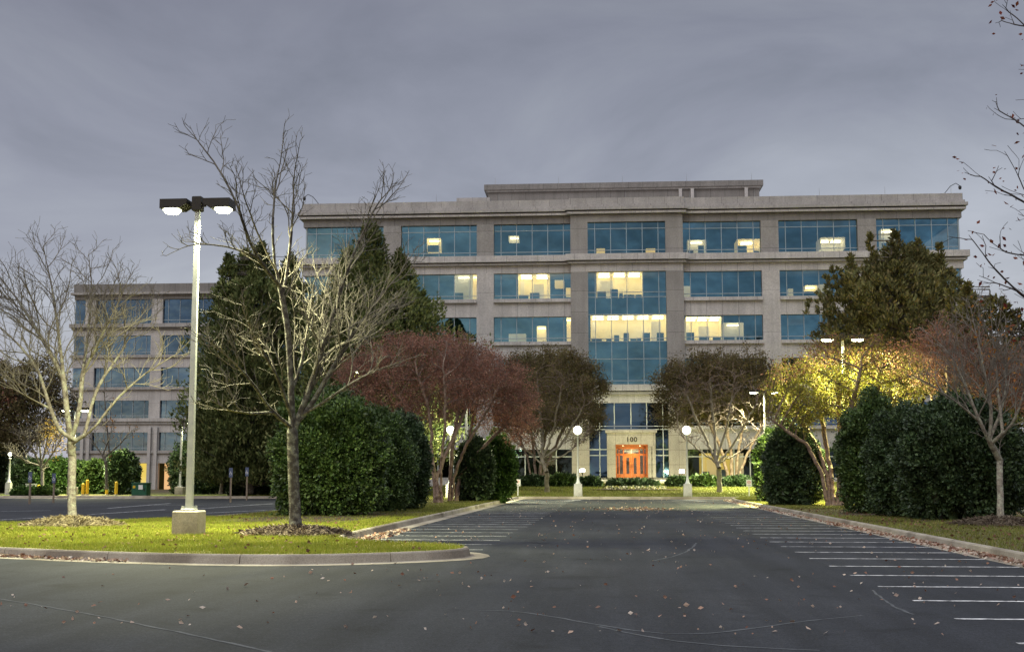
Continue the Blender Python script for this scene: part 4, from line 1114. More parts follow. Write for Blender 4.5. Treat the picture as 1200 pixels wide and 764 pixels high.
# ------------------------------------------------------------------ lamps
LIGHTC = (1.0, .98, .58)
def add_light(name, loc, energy, size=.5, kind='AREA', color=LIGHTC, rot=(0, 0, 0), spot=None, parent=None):
    l = bpy.data.lights.new(name, kind); l.energy = energy; l.color = color
    if kind == 'AREA': l.shape = 'DISK'; l.size = size; l.spread = R(160)
    elif kind == 'POINT': l.shadow_soft_size = size
    elif kind == 'SPOT': l.shadow_soft_size = size; l.spot_size = spot or R(120); l.spot_blend = .6
    o = bpy.data.objects.new(name, l); C.objects.link(o); o.location = [float(v) for v in loc]; o.rotation_euler = rot
    if parent is not None: o.parent = parent
    return o
def lot_lamp(label, base, h, energy, hd=.95, blk=.34, rz=0.0, heads=(-1, 1), group='parking lot lamps', pole_w=.076, bh=.62, lc=None):
    t = empty('parking_lot_lamp', base, rz); tag(t, label, 'street lamp', group)
    b = MB(); b.box(-blk, blk, -blk, blk, -.15, bh, .03); b.build('concrete_base', M['conc'], t)
    p = MB(); p.frust(pole_w * 1.1, pole_w * .75, bh + .03, h); p.build('pole', M['galv'], t)
    q = MB(); q.box(-.17, .17, -.17, .17, bh, bh + .05, .01)
    for sx in (-1, 1):
        for sy in (-1, 1): q.box(sx * .13 - .03, sx * .13 + .03, sy * .13 - .03, sy * .13 + .03, bh + .051, bh + .12)
    q.build('base_plate', M['galv'], t)
    m = MB(); m.box(-.13, .13, -.13, .13, h - .05, h + .35, .02); m.box(-.22, .22, -.05, .05, h + .08, h + .2); m.build('bracket', M['bronze'], t)
    for s in heads:
        hdm = MB(); x0, x1 = (.22, .22 + hd) if s > 0 else (-.22 - hd, -.22)
        z0, z1 = h + .0, h + .25
        # wedge-ended box with an open underside
        xs_ = [x0, x0 + (.18 if s > 0 else 0), x1 - (0 if s > 0 else .18), x1]
        d = .3
        prof = [(.22, z1), (.22, h + .12), (.42, z0), (.22 + hd, z0), (.22 + hd, z1)]
        vs = [(s * a, -d, z) for a, z in prof] + [(s * a, d, z) for a, z in prof]; n = 5
        hdm.add(vs, [tuple(range(n)), tuple(range(2 * n - 1, n - 1, -1))] + [(i, (i + 1) % n, (i + 1) % n + n, i + n) for i in range(n)])
        ho = hdm.build('lamp_head', M['bronze'], t)
        ln = MB(); g = [(s * (.52 + (hd - .36) * .5 + math.cos(k * math.pi / 8) * (hd - .26) * .5), math.sin(k * math.pi / 8) * .27) for k in range(16)]
        cxm = s * (.52 + (hd - .36) * .5)
        ln.add([(x, y, z0 - .004) for x, y in g] + [(cxm + (x - cxm) * .7, y * .7, z0 - .085) for x, y in g], [(i, (i + 1) % 16, (i + 1) % 16 + 16, i + 16) for i in range(16)] + [tuple(range(16, 32))], True)
        ln.build('lens', M['lens'], ho)
        add_light('lamp_light', (cxm, 0, z0 - .18), energy, .4, color=lc or LIGHTC, parent=t)
    return t
pl1 = G(221, 626, .18)
lot_lamp('tall double-headed lot lamp on a square concrete base, standing on the near grass island', pl1, float(PY(225, 246, pl1[1])[2] - pl1[2]), 1800, hd=.74)
def lamp_at(px, py_head, Y, label, energy, z0=.18, **kw):
    h = PY(px, py_head, Y)[2] - z0; b = PY(px, 570, Y); b[2] = z0
    return lot_lamp(label, b, float(h), energy, **kw)
lamp_at(993, 398, 70.3, 'double-headed lot lamp glowing through the golden crape myrtle crown at right', 6200, lc=(1.0, .99, .42))
lamp_at(546, 438, 84, 'double-headed lot lamp behind the red-brown crape myrtle crowns at left', 1900)
lamp_at(898, 460, 104, 'double-headed lot lamp rising behind the dark shrub right of the entrance', 4600, z0=.4)
lamp_at(85, 481, 101, 'lot lamp whose pole stands right behind the leftmost tree trunk', 1100, heads=(-1, 1), z0=.2)
lamp_at(211, 496, 103, 'small lot lamp before the far left office block, left of the near pole', 200, heads=(1,), hd=.6, z0=.2)
lamp_at(405, 436, 90, 'lot lamp mostly hidden behind the red-brown crown above the big holly', 120, heads=(1,), hd=.7)

def globe_lamp(label, base, h, energy, blk=.32, r=.31):
    t = empty('globe_lamp', base); tag(t, label, 'lamp post', 'globe lamps along the front of the building')
    b = MB(); b.frust(blk, blk * .93, -.1, .95); b.build('concrete_base', M['conc_w'], t)
    MB().lathe([(.001, .951), (.2, .951), (.2, 1.02), (.13, 1.1), (.09, 1.35), (.075, 1.5), (.06, h - .42), (.10, h - .4), (.12, h - .33), (.08, h - .3), (.001, h - .29)], 16).build('post', M['whitemetal'], t)
    MB().lathe([(r * math.sin(a) + .0005, h - r * math.cos(a)) for a in np.linspace(.25, math.pi, 14)], 20).build('globe', M['globe'], t)
    add_light('globe_light', (0, -.0, h - .0), energy, .29, 'POINT', (1.0, .98, .62), parent=t)
    return t
for px, lab in ((677.5, 'white globe lamp post left of the entrance'), (806, 'white globe lamp post right of the entrance')):
    b = PY(px, 583, 95.9); b[2] = .17; h = PY(px, 504, 95.9)[2] - .17
    globe_lamp(lab, b, float(h), 1100)
b = PY(527.5, 583, 89); b[2] = .18; globe_lamp('globe lamp shining between the reddish myrtle trunks at left', b, float(PY(527.5, 503.5, 89)[2] - .18), 3000, .3, .27)
b = PY(10, 575, 101); b[2] = .2; globe_lamp('small globe lamp at the far left edge beside the dark hedge', b, float(PY(10, 532, 101)[2] - .2), 120, .22, .16)

def flood(label, px, py, Y):
    p = PY(px, py, Y); gz = lawn_z(p[0], p[1]); t = empty('flood_light', (p[0], p[1], gz)); tag(t, label, 'flood light', 'flood lights aimed at the front wall')
    h = p[2] - gz; MB().tube([(0, 0, -.1), (0, 0, h - .2)], .035, 8).build('post', M['bronze'], t)
    b = MB(); b.box(-.24, .24, -.12, .14, h - .2, h + .16, .03); hd = b.build('lamp_head', M['bronze'], t)
    l = MB(); l.box(-.2, .2, -.15, -.125, h - .15, h + .12); l.build('lens', M['flood'], hd)  # lit plate on the viewer's side imitates glare; the beam leaves the other side
    add_light('flood_beam', (0, .3, h + .1), 2600, .04, 'SPOT', (1.0, .95, .50), (R(98), 0, 0), R(80), t)
flood('bright flood light just right of the left globe lamp post', 682.5, 551, 111)
flood('pair-lens flood light just left of the right globe lamp post', 799, 552, 111)
fl = add_light('porch_light', fmw(cxd, (yP + yD) / 2, zop - .2), 60, .5, 'AREA', (1.0, .5, .18)); 

# ------------------------------------------------------------------ trees near the camera
YT1 = float(pT1[1]); YT2 = float(pT2[1])
mb1 = bed('mulch_mound', pT1[0], pT1[1], 1.55, 1.5, .17, 'straw', .26); tag(mb1, 'straw coloured mulch mound round the foot of the leftmost bare tree', 'mulch', kind='stuff')
mb2 = bed('mulch_mound', pT2[0], pT2[1], 1.45, 1.35, .17, 'mulch', .20); tag(mb2, 'brown mulch mound round the foot of the tall bare tree', 'mulch', kind='stuff')
bare_tree('bare_tree', 'wide bare tree on the left island, its right limbs lit yellow by the lamp', 'bare tree', YT1,
    [[(85, 614), (84, 575), (85, 545), (86, 524)], [(85, 527), (79, 490), (74, 440), (69, 390), (60, 330), (50, 285)], [(86, 525), (93, 485), (96, 440), (103, 390), (108, 340), (104, 300)],
     [(87, 526), (108, 505), (130, 475), (160, 445), (190, 425), (212, 412)], [(84, 530), (68, 505), (55, 465), (44, 430), (15, 395), (-20, 370)], [(90, 505), (112, 455), (140, 415), (165, 375), (190, 345)],
     [(74, 440), (40, 380), (5, 330), (-20, 310)], [(97, 430), (125, 380), (150, 330), (155, 310)], [(60, 480), (25, 460), (-15, 440)]],
    [(45, 320, 55, 62), (112, 315, 50, 60), (178, 395, 46, 56), (0, 400, 50, 75), (145, 360, 48, 45), (75, 290, 45, 38), (120, 400, 45, 40), (40, 420, 45, 40), (190, 440, 24, 30), (-20, 330, 40, 60)],
    4200, .15, .128, .0052, split=.032, spread=2.2, dk=.20, di=1.7, wig=.10, sides=9, seg=.12, dens=2.3, l1=.5, lmax=3.4, t0=.12)
bare_tree('bare_tree', 'tall bare tree on the grass island just right of the double lamp', 'bare tree', YT2,
    [[(347, 625), (344, 580), (342, 530), (341, 480), (340, 430), (337, 380), (330, 340), (322, 310)], [(322, 310), (319, 270, -1), (322, 225), (330, 180), (334, 145)], [(330, 335, -.5), (302, 303, -2.4), (286, 268, -3.4), (277, 236, -3.8), (258, 200, -3.8), (236, 170, -3.8), (216, 148, -3.8)],
     [(334, 350), (341, 290), (343, 240), (346, 195), (352, 165)], [(343, 500), (365, 475), (385, 440), (415, 390), (450, 340), (490, 300)], [(343, 505), (358, 470), (378, 410), (395, 350), (415, 295), (440, 240), (465, 215)],
     [(342, 500), (318, 482, -1), (300, 455, -2), (275, 425, -3), (245, 400, -3.8)], [(342, 490), (328, 450, -1), (310, 415, -2), (290, 380, -3), (280, 350, -3.6)], [(341, 460), (355, 420), (362, 370), (368, 330)], [(350, 490), (385, 468), (425, 440), (480, 420)],
     [(302, 303, -2.4), (265, 288, -3.6), (225, 285, -4.2), (195, 300, -4.4)], [(318, 482, -1), (290, 485, -2), (262, 480, -3), (240, 460, -3.8)], [(315, 320, -.8), (300, 270, -2.4), (288, 235, -3.4), (278, 200, -3.6)]],
    [(234, 180, 32, 40, -3.8), (284, 225, 12, 40, -3.8), (325, 168, 24, 34), (300, 230, 26, 36), (350, 230, 26, 40), (262, 298, 46, 26, -3.4), (440, 290, 40, 50), (430, 370, 62, 45), (460, 225, 22, 22), (275, 390, 50, 52, -3), (370, 340, 40, 45), (232, 315, 38, 28, -4), (350, 420, 60, 30), (470, 330, 34, 50), (250, 460, 28, 24, -3.4), (450, 430, 50, 22)],
    4200, .14, .150, .0052, split=.034, bark='bark_t', twig='twig_m', spread=1.8, dk=.19, di=1.5, wig=.10, sides=9, seg=.115, dens=2.1, l1=.5, lmax=3.0, t0=.12)
pT3 = G(1172, 612, .25); YT3 = float(pT3[1])
mb3 = bed('mulch_mound', pT3[0], pT3[1], 1.5, 1.5, .17, 'mulch', .22); tag(mb3, 'dark mulch mound round the foot of the slim tree on the right strip', 'mulch', kind='stuff')
bare_tree('bare_tree', 'slim grey bare tree in front of the dark shrubs on the right strip', 'bare tree', YT3,
    [[(1173, 613), (1172, 570), (1172, 535), (1172, 520)], [(1171, 524), (1150, 498), (1132, 455), (1115, 415), (1085, 390)], [(1172, 520), (1162, 480), (1152, 430), (1143, 385), (1135, 350)], [(1173, 520), (1178, 470), (1180, 420), (1178, 370)],
     [(1174, 524), (1190, 495), (1202, 455), (1220, 410)], [(1172, 510), (1170, 460), (1165, 410), (1160, 360)], [(1150, 498), (1120, 470), (1090, 450), (1070, 440)]],
    [(1115, 410, 40, 40), (1150, 380, 42, 50), (1190, 400, 42, 65), (1160, 440, 50, 40), (1095, 435, 35, 25), (1215, 460, 30, 50)],
    3000, .16, .10, .0065, split=.032, spread=2.0, dk=.22, di=1.9, wig=.10, sides=8,
    leaves=[('orange', .35, .10, lambda p: p[0] > PY(1150, 400, YT3)[0] and RNG.random() < .25, 'leaves')], seg=.14, dens=2.2, l1=.48, t0=.12)
YE = 22.0
bare_tree('overhanging_tree', 'dark-twigged tree reaching in from the right edge with a few clinging red leaves', 'tree', YE,
    [[(1330, 705), (1325, 560), (1318, 430), (1310, 320), (1300, 200)], [(1312, 350), (1255, 370), (1205, 352), (1165, 315), (1135, 275)], [(1310, 300), (1250, 270), (1200, 235), (1160, 215), (1130, 190)],
     [(1305, 240), (1250, 200), (1205, 150), (1165, 128)], [(1300, 200), (1250, 100), (1205, 30), (1165, 4)], [(1310, 300), (1240, 300), (1195, 300), (1160, 290)], [(1300, 200), (1290, 80), (1280, -50)], [(1312, 380), (1260, 420), (1215, 400), (1185, 380)]],
    [(1160, 200, 34, 26), (1175, 265, 34, 30), (1185, 330, 35, 30), (1180, 140, 18, 22), (1185, 12, 20, 10), (1230, 280, 60, 110), (1260, 120, 60, 90), (1200, 380, 30, 25)],
    1500, .12, .16, .0045, split=.028, bark='bark_d', twig='twig_d', spread=1.6, dk=.18, di=1.3, wig=.14, sides=8,
    leaves=[('redleaf', .42, .08, None, 'leaves')], seg=.10, dens=1.25, l1=.3, lmax=1.3, up=.05)

for c, rr0, hh, mt, lab in ((pT1, 1.55, .26, 'strawfib', 'loose pale straw on the mound of the leftmost bare tree'), (pT2, 1.45, .20, 'barkfib', 'loose bark shreds on the mound of the tall bare tree'), (pT3, 1.5, .22, 'barkfib', 'loose bark shreds on the mound of the slim right tree')):
    n = 5200; a = RNG.uniform(0, 6.28, n); q = RNG.uniform(0, 1.08, n) ** .5
    P = np.stack([c[0] + np.cos(a) * q * rr0, c[1] + np.sin(a) * q * rr0, .17 + hh * np.maximum(0, 1 - q ** 1.6) + RNG.uniform(0, .05, n)], 1)
    d = np.stack([np.cos(a * 7), np.sin(a * 7), RNG.normal(size=n) * .35], 1); d /= np.linalg.norm(d, axis=1)[:, None]
    V, F = leaf_quads(P, .15, .16, d, .1); tag(np_mesh('loose_mulch', V, F, M[mt]), lab, 'mulch', kind='stuff')

# ------------------------------------------------------------------ shrubs on the strips
def GS(px, py, back=0.0, z=.175):
    p = G(px, py, z); q = PY(px, py, p[1] + back); return (q[0], q[1], z)
sh = [('shrub', 'biggest bright green holly, nearest on the left strip beside the tall bare tree', 321, 452, 466, GS(387, 606, 2.2), 'holly', 42000, .125),
      ('shrub', 'middle holly of the left strip, just behind the biggest one', 392, 482, 484, GS(440, 603, 4.5), 'holly', 26000, .10),
      ('shrub', 'narrow dark holly at the right end of the left clump, before the myrtle trunks', 446, 503, 491, GS(475, 601, 6.0), 'holly_d', 20000, .10),
      ('shrub', 'dark rounded shrub between the myrtle trunks and the lit green one', 533, 578, 516, GS(556, 588, 2.0), 'holly_d', 16000, .13),
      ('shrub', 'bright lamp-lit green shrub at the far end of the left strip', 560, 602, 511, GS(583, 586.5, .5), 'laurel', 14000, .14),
      ('shrub', 'dark shrub at the far end of the right strip near the small sign', 897, 966, 503, GS(930, 593, 2.5), 'holly_d', 24000, .12),
      ('shrub', 'lighter green shrub squeezed against the far right-strip shrub', 885, 925, 508, GS(905, 588.5, 2.0), 'holly', 9000, .12),
      ('shrub', 'leaning green holly just right of the golden myrtle trunks', 984, 1070, 471, GS(1028, 604, 3.4), 'holly', 26000, .11),
      ('shrub', 'broad dark holly in the middle of the right clump', 1026, 1120, 482, GS(1068, 608, 2.8), 'holly_d', 30000, .10),
      ('shrub', 'largest dark holly directly behind the slim bare tree', 1056, 1204, 476, GS(1128, 612, 2.8), 'holly_d', 44000, .12)]
for nm, lab, a, b, t, base, mt, n, lf in sh: shrub(nm, lab, a, b, t, base, mt, n, lf, group='evergreen shrubs on the planted strips')
for (x, y, rx, ry) in ((-10.6, 50, 3.4, 10), (-10.9, 76, 3.2, 14)):
    tag(bed('mulch_bed', x, y, rx, ry, .172, 'mulch', .03), 'mulch bed under the %s of the left strip' % ('near hollies' if y < 60 else 'myrtles and far shrubs'), 'mulch', kind='stuff')
tag(bed('mulch_bed', 12.2, 50, 3.6, 8.5, .172, 'mulch', .03), 'mulch bed under the right strip hollies', 'mulch', kind='stuff')

# crape myrtles
YM = float(G(517, 589, .2)[1])
leafy_tree('crape_myrtle', 'many-stemmed crape myrtle with the larger red-brown crown on the left strip', 'crape myrtle', YM,
    [[(514, 589), (512, 560), (500, 520), (480, 480), (455, 450)], [(510, 589), (508, 550), (506, 510), (500, 470), (490, 440)], [(518, 589), (516, 550), (520, 510), (522, 470), (520, 430)], [(514, 588), (505, 540), (485, 500), (450, 475), (415, 455)], [(512, 560), (530, 515), (548, 475), (560, 440)]],
    [(425, 452, 44, 36), (470, 432, 52, 40), (515, 430, 46, 38), (495, 468, 50, 32), (550, 445, 38, 38)], 3400, .25, .13, .012, 'myrtle', 42000, .095, group='crape myrtles on the planted strips', spread=2.5)
leafy_tree('crape_myrtle', 'smaller crape myrtle with pale twisted stems beside the globe lamp', 'crape myrtle', YM + 5,
    [[(530, 588), (532, 560), (545, 525), (565, 490), (580, 460)], [(534, 588), (538, 560), (560, 530), (590, 500), (605, 480)], [(527, 588), (528, 550), (532, 510), (540, 470), (545, 440)], [(536, 587), (540, 545), (552, 505), (560, 470)]],
    [(560, 445, 44, 40), (590, 468, 36, 44), (540, 430, 38, 30), (605, 490, 26, 34)], 3000, .25, .12, .012, 'myrtle', 36000, .095, group='crape myrtles on the planted strips', spread=2.5)
YG2 = float(G(978, 592, .2)[1])
leafy_tree('crape_myrtle', 'golden lamp-lit crape myrtle with thick reddish stems on the right strip', 'crape myrtle', YG2,
    [[(972, 593), (970, 560), (958, 525), (940, 495), (920, 470)], [(977, 593), (974, 555), (966, 510), (960, 470), (955, 440)], [(984, 593), (986, 555), (990, 515), (1000, 470), (1010, 430)], [(990, 593), (992, 560), (985, 520), (982, 470), (980, 430)],
     [(970, 593), (963, 555), (945, 520), (915, 500), (900, 490)], [(993, 590), (1004, 550), (1025, 505), (1050, 465), (1070, 440)], [(986, 560), (1000, 520), (1025, 480), (1030, 440)]],
    [(930, 450, 36, 34), (975, 435, 44, 38), (1025, 432, 44, 36), (1065, 450, 32, 30), (1000, 470, 52, 25), (955, 475, 40, 22), (915, 475, 20, 25)], 2800, .22, .21, .012, 'gold', 34000, .10, group='crape myrtles on the planted strips', spread=2.2,
    lmat2=('myrtle', .4, lambda p: p[2] > PY(980, 425, YG2)[2] - abs(p[0] - PY(985, 430, YG2)[0]) * .35))
leafy_tree('crape_myrtle', 'dull reddish crape myrtle behind the largest right holly', 'crape myrtle', YG2 + 3,
    [[(1110, 592), (1108, 540), (1100, 490), (1085, 450)], [(1114, 592), (1116, 530), (1125, 480), (1140, 440)], [(1112, 592), (1112, 530), (1110, 470), (1110, 420)]],
    [(1085, 425, 42, 34), (1130, 430, 42, 38), (1175, 450, 40, 40), (1110, 400, 32, 25)], 1700, .26, .12, .013, 'myrtle', 22000, .10, group='crape myrtles on the planted strips', spread=3)

# trees on the front lawn
def lawn_tree_base(px, Y): 
    p = PY(px, 575, Y); return lawn_z(p[0], p[1])
for (cx, s, lab, lm) in ((641, 1, 'vase-shaped grey tree with brown-green leaves left of the left globe lamp', 'olive'), (843, 1, 'vase-shaped tree with a lamp-lit lower right side, right of the right globe lamp', 'olive')):
    b = 577 if cx < 700 else 576
    right = cx > 700
    leafy_tree('lawn_tree', lab, 'tree', 101.5,
        [[(cx, b), (cx, b - 20), (cx - 1, b - 36)], [(cx - 1, b - 34), (cx - 14, b - 58), (cx - 30, b - 90), (cx - 38, b - 115)], [(cx - 1, b - 36), (cx - 5, b - 70), (cx - 10, b - 110), (cx - 12, b - 140)], [(cx, b - 36), (cx + 7, b - 70), (cx + 14, b - 105), (cx + 18, b - 135)],
         [(cx, b - 33), (cx + 16, b - 55), (cx + 34, b - 85), (cx + 44, b - 105)], [(cx - 1, b - 30), (cx - 22, b - 48), (cx - 40, b - 62), (cx - 50, b - 80)], [(cx, b - 30), (cx + 22, b - 45), (cx + 42, b - 60), (cx + 50, b - 75)]],
        [(cx - 32, b - 110, 30, 30), (cx, b - 125, 36, 30), (cx + 34, b - 105, 28, 30), (cx, b - 90, 44, 26), (cx - 28, b - 70, 28, 18), (cx + 32, b - 68, 24, 18)], 1700, .30, .19, .014, lm, 0 if right else 8000 if right else 14000, .11, 'twig', group='vase-shaped trees on the front lawn', spread=2.5, own=False, split=.06,
        lmat2=('yellowleaf', .9, lambda p: p[0] > PY(848, 490, 101.5)[0] and p[2] < PY(850, 468, 101.5)[2]) if right else None)  # yellow leaves here paint lamp light on the twigs; unused while leafless
YB = 113.0
for (cx, lab, bl) in ((628, 'leafy myrtle against the wall behind the left lawn tree', [(612, 455, 30, 34), (645, 445, 38, 30), (680, 460, 28, 34), (640, 480, 45, 22), (695, 490, 14, 18)]),
                      (858, 'leafy myrtle against the wall behind the right lawn tree', [(800, 455, 30, 30), (838, 445, 40, 28), (880, 450, 36, 32), (840, 475, 55, 22), (785, 480, 16, 22), (905, 475, 22, 28)])):
    leafy_tree('wall_myrtle', lab, 'tree', YB, [[(cx, 563), (cx - 2, 530), (cx - 8, 495), (cx - 14, 460)], [(cx + 4, 563), (cx + 7, 530), (cx + 14, 495), (cx + 22, 460)], [(cx - 5, 563), (cx - 10, 535), (cx - 24, 500), (cx - 34, 470)], [(cx + 7, 562), (cx + 18, 530), (cx + 34, 500), (cx + 44, 475)]],
        [(q[0], q[1], q[2] * 1.15, q[3] * 1.12) for q in bl], 2600, .34, .15, .016, 'olive', 72000, .155, group='leafy myrtles against the front wall', spread=2)

# evergreens behind
spray_tree('cedar', 'tall dark cedar with a pointed top before the office block', 93, (440, 575), (428, 268), [(430, 570, 266, 100, 0, 'cone'), (405, 570, 296, 84, -1.5, 'cone'), (466, 540, 298, 88, 1, 'cone'), (496, 500, 345, 46, 1, 'cone'), (378, 560, 345, 50, 0, 'cone'), (440, 560, 330, 95, -2, 'ell'), (480, 490, 350, 46, 2, 'ell')], 'cedar', 90000, .30, up=.62)
spray_tree('cedar', 'broad dark cedar between the lamp pole and the taller cedar', 97, (293, 577), (300, 292), [(300, 560, 288, 66, 0, 'cone'), (262, 560, 300, 56, 0, 'cone'), (283, 560, 296, 78, 1, 'cone'), (335, 560, 300, 62, 1, 'cone'), (290, 545, 330, 66, -1, 'ell'), (345, 550, 335, 50, 2, 'ell'), (250, 540, 350, 26, 0, 'cone')], 'cedar', 90000, .30, up=.6)
spray_tree('evergreen_oak', 'olive brown many-topped evergreen before the right end of the office block', 88, (1040, 585), (1045, 280), [(1025, 420, 272, 20, 0, 'cone'), (1055, 430, 270, 26, 0, 'cone'), (1082, 430, 283, 18, 0, 'cone'), (1107, 430, 288, 18, 0, 'cone'), (1000, 410, 300, 22, 0, 'cone'), (980, 410, 315, 18, 1, 'ell'), (1050, 440, 310, 62, 0, 'ell'), (1002, 425, 330, 46, 1, 'ell'), (1100, 445, 310, 40, 1, 'ell'), (1065, 445, 290, 60, 2, 'ell'), (1050, 560, 400, 40, 2, 'ell')], 'cedar_b', 60000, .28, up=.65, gap=.2)
spray_tree('evergreen_oak', 'green and rusty evergreen at the right behind the slim bare tree', 76, (1165, 592), (1160, 340), [(1140, 470, 335, 30, 0, 'cone'), (1170, 480, 352, 34, 0, 'ell'), (1205, 480, 375, 30, 0, 'ell'), (1150, 560, 400, 45, 0, 'ell'), (1200, 560, 430, 40, 0, 'ell'), (1120, 480, 340, 22, 1, 'cone')], 'cedar_b', 44000, .27, up=.5, gap=.2)

# far left planting
YF = 100.0
def far_shrub(lab, a, b, t, Y, mt, n=9000, lf=.17, ex=2.6, nm='shrub', grp='shrubs and hedges beyond the left lot'):
    p = PY((a + b) / 2, 580, Y); shrub(nm, lab, a, b, t, (p[0], p[1], lawn_z(p[0], p[1])), mt, n, lf, grp, ex=ex)
far_shrub('dark round shrub left of the green utility box', 125, 161, 531, 104, 'holly_d')
far_shrub('large dark shrub directly behind the near lamp pole base', 200, 258, 521, 106, 'holly_d', 14000)
far_shrub('wide dark shrub behind the small bare tree and the two wooden sign posts', 250, 338, 517, 110, 'holly_d', 16000)
far_shrub('tall dark evergreen mass closing the view at the far left edge', -60, 24, 505, 125, 'holly_d', 16000, .22)
far_shrub('dark left end of the clipped hedge behind the small yellow-lit tree', 12, 52, 541, 107, 'holly_d', 9000, ex=5)
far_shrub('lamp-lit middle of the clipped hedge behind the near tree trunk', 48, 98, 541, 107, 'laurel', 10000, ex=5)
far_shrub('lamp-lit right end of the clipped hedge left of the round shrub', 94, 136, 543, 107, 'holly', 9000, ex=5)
far_shrub('low trimmed shrub at the foot of the leftmost blue parking sign', 15, 46, 575, 97, 'laurel', 3500, .13)
far_shrub('low trimmed shrub between the two left parking signs', 40, 67, 574, 97.3, 'holly', 3500, .13)
far_shrub('low shrub under the small square sign left of the right wooden sign post', 268, 300, 568, 100, 'holly_d', 3500, .15)
far_shrub('low shrub at the edge of the big near holly', 306, 332, 569, 100, 'holly_d', 3000, .15)
bare_tree('small_tree', 'small tree lit yellow by the lamp behind the leftmost parking signs', 'tree', 99, [[(50, 577), (50, 560), (50, 548)], [(50, 550), (38, 525), (26, 505)], [(50, 548), (46, 520), (44, 495)], [(50, 548), (55, 520), (60, 495)], [(51, 550), (63, 530), (74, 510)], [(50, 551), (30, 540), (12, 528)]],
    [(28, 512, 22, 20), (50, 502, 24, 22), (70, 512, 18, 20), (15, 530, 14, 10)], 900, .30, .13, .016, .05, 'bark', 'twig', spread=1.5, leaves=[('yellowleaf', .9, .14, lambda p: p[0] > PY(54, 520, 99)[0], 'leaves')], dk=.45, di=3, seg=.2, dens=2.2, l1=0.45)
bare_tree('small_tree', 'small bare tree with a tuft of orange leaves left of the round shrub', 'tree', 98, [[(125, 573), (125, 550), (124, 535)], [(124, 537), (112, 520), (102, 508)], [(124, 535), (128, 515), (132, 498)], [(124, 537), (140, 522), (152, 505)], [(124, 530), (122, 470), (122, 440)]],
    [(108, 510, 16, 14), (130, 505, 18, 14), (148, 508, 14, 14)], 480, .30, .12, .017, .05, 'bark_d', 'twig', spread=1.5, leaves=[('orange', .9, .15, lambda p: p[0] > PY(126, 520, 98)[0] and RNG.random() < .6, 'leaves')], dk=.5, di=3, seg=.2, dens=1.2, l1=0.45)
bare_tree('small_tree', 'grey vase-shaped bare tree before the dark shrubs left of the wooden sign posts', 'bare tree', 98, [[(259, 579), (260, 560), (260, 546)], [(260, 548), (245, 525), (232, 500), (225, 480)], [(260, 546), (254, 515), (250, 480)], [(260, 546), (264, 510), (268, 475)], [(261, 548), (275, 525), (290, 505), (300, 485)], [(261, 549), (285, 532), (310, 525), (325, 515)]],
    [(240, 495, 24, 30), (265, 480, 26, 30), (292, 500, 26, 24), (312, 518, 18, 14)], 1100, .30, .14, .014, .05, 'bark', 'twig', spread=1.5, dk=.45, di=3, seg=.2, dens=2.2, l1=0.5)
for (cx, lab, bl, mt, n) in ((20, 'brown-leaved tree at the left edge behind the yellow-lit tree', [(5, 460, 40, 40), (40, 455, 38, 36), (70, 470, 24, 34), (15, 505, 50, 26)], 'olive', 30000),
                          (-30, 'reddish tree cut by the left edge of the view', [(-35, 445, 40, 45), (-10, 480, 35, 40)], 'myrtle', 16000)):
    leafy_tree('background_tree', lab, 'tree', 118, [[(cx, 575), (cx, 540), (cx + 4, 500), (cx + 6, 460)], [(cx, 540), (cx - 18, 500), (cx - 24, 465)], [(cx, 545), (cx + 26, 510), (cx + 40, 470)]], bl, 1100, .38, .2, .018, mt, n, .22, 'bark_d', 'twig_d', own=False, split=.06)
leafy_tree('background_tree', 'dark bushy tree closing the gap under the broad cedar', 'tree', 112, [[(315, 575), (315, 540), (312, 500)], [(315, 545), (335, 510), (350, 480)]], [(310, 490, 40, 30), (350, 480, 36, 32), (385, 500, 34, 30)], 900, .4, .2, .02, 'olive', 9000, .22, 'bark_d', 'twig_d', own=False, split=.06)

# low hedges and flowers by the entrance
def front_shrub(lab, a, b, t, Y, mt, n=4500):
    p = PY((a + b) / 2, 572, Y); z = lawn_z(p[0], p[1]); shrub('low_hedge', lab, a, b, t, (p[0], p[1], z), mt, n, .13, 'low clipped shrubs along the terrace', ex=3.5, dr=.5, cat='hedge')
for a in (('low clipped shrub at the far left foot of the front wall', 586, 612, 559, 'holly_d'), ('low clipped shrub behind the left lawn tree trunk, left side', 610, 642, 560, 'holly_d'), ('low clipped shrub between the left lawn tree and the left globe lamp', 642, 676, 558, 'holly'),
          ('low clipped shrub right of the left globe lamp post', 680, 704, 562, 'holly_d'), ('low clipped shrub left of the right globe lamp post', 782, 806, 561, 'holly_d'), ('low clipped shrub between the right globe lamp and the right lawn tree', 806, 842, 559, 'holly'),
          ('low clipped shrub right of the right lawn tree trunk', 846, 884, 561, 'holly_d')):
    front_shrub(a[0], a[1], a[2], a[3], 110, a[4])
front_shrub('long low hedge above the flower bed in front of the doors', 712, 771, 564, 108.5, 'holly_d', 7000)
n = 2600; P = np.stack([RNG.uniform(PY(709, 575, 105)[0], PY(780, 575, 105)[0], n), RNG.uniform(104.2, 106.2, n)], 1)
P = np.column_stack([P, [lawn_z(*p) + random.uniform(0, .25) for p in P]]); V, F = leaf_quads(P, .12, .9)
tag(np_mesh('flower_bed', V, F, M['flower']), 'white and yellow pansies planted below the hedge before the doors', 'flowers', kind='stuff')
c = PY(744, 573, 106.5); tag(bed('mulch_bed', c[0], c[1], 4.4, 3.2, lawn_z(c[0], c[1]) - .02, 'mulch', .06), 'mulch bed round the pansies before the doors', 'mulch', kind='stuff')

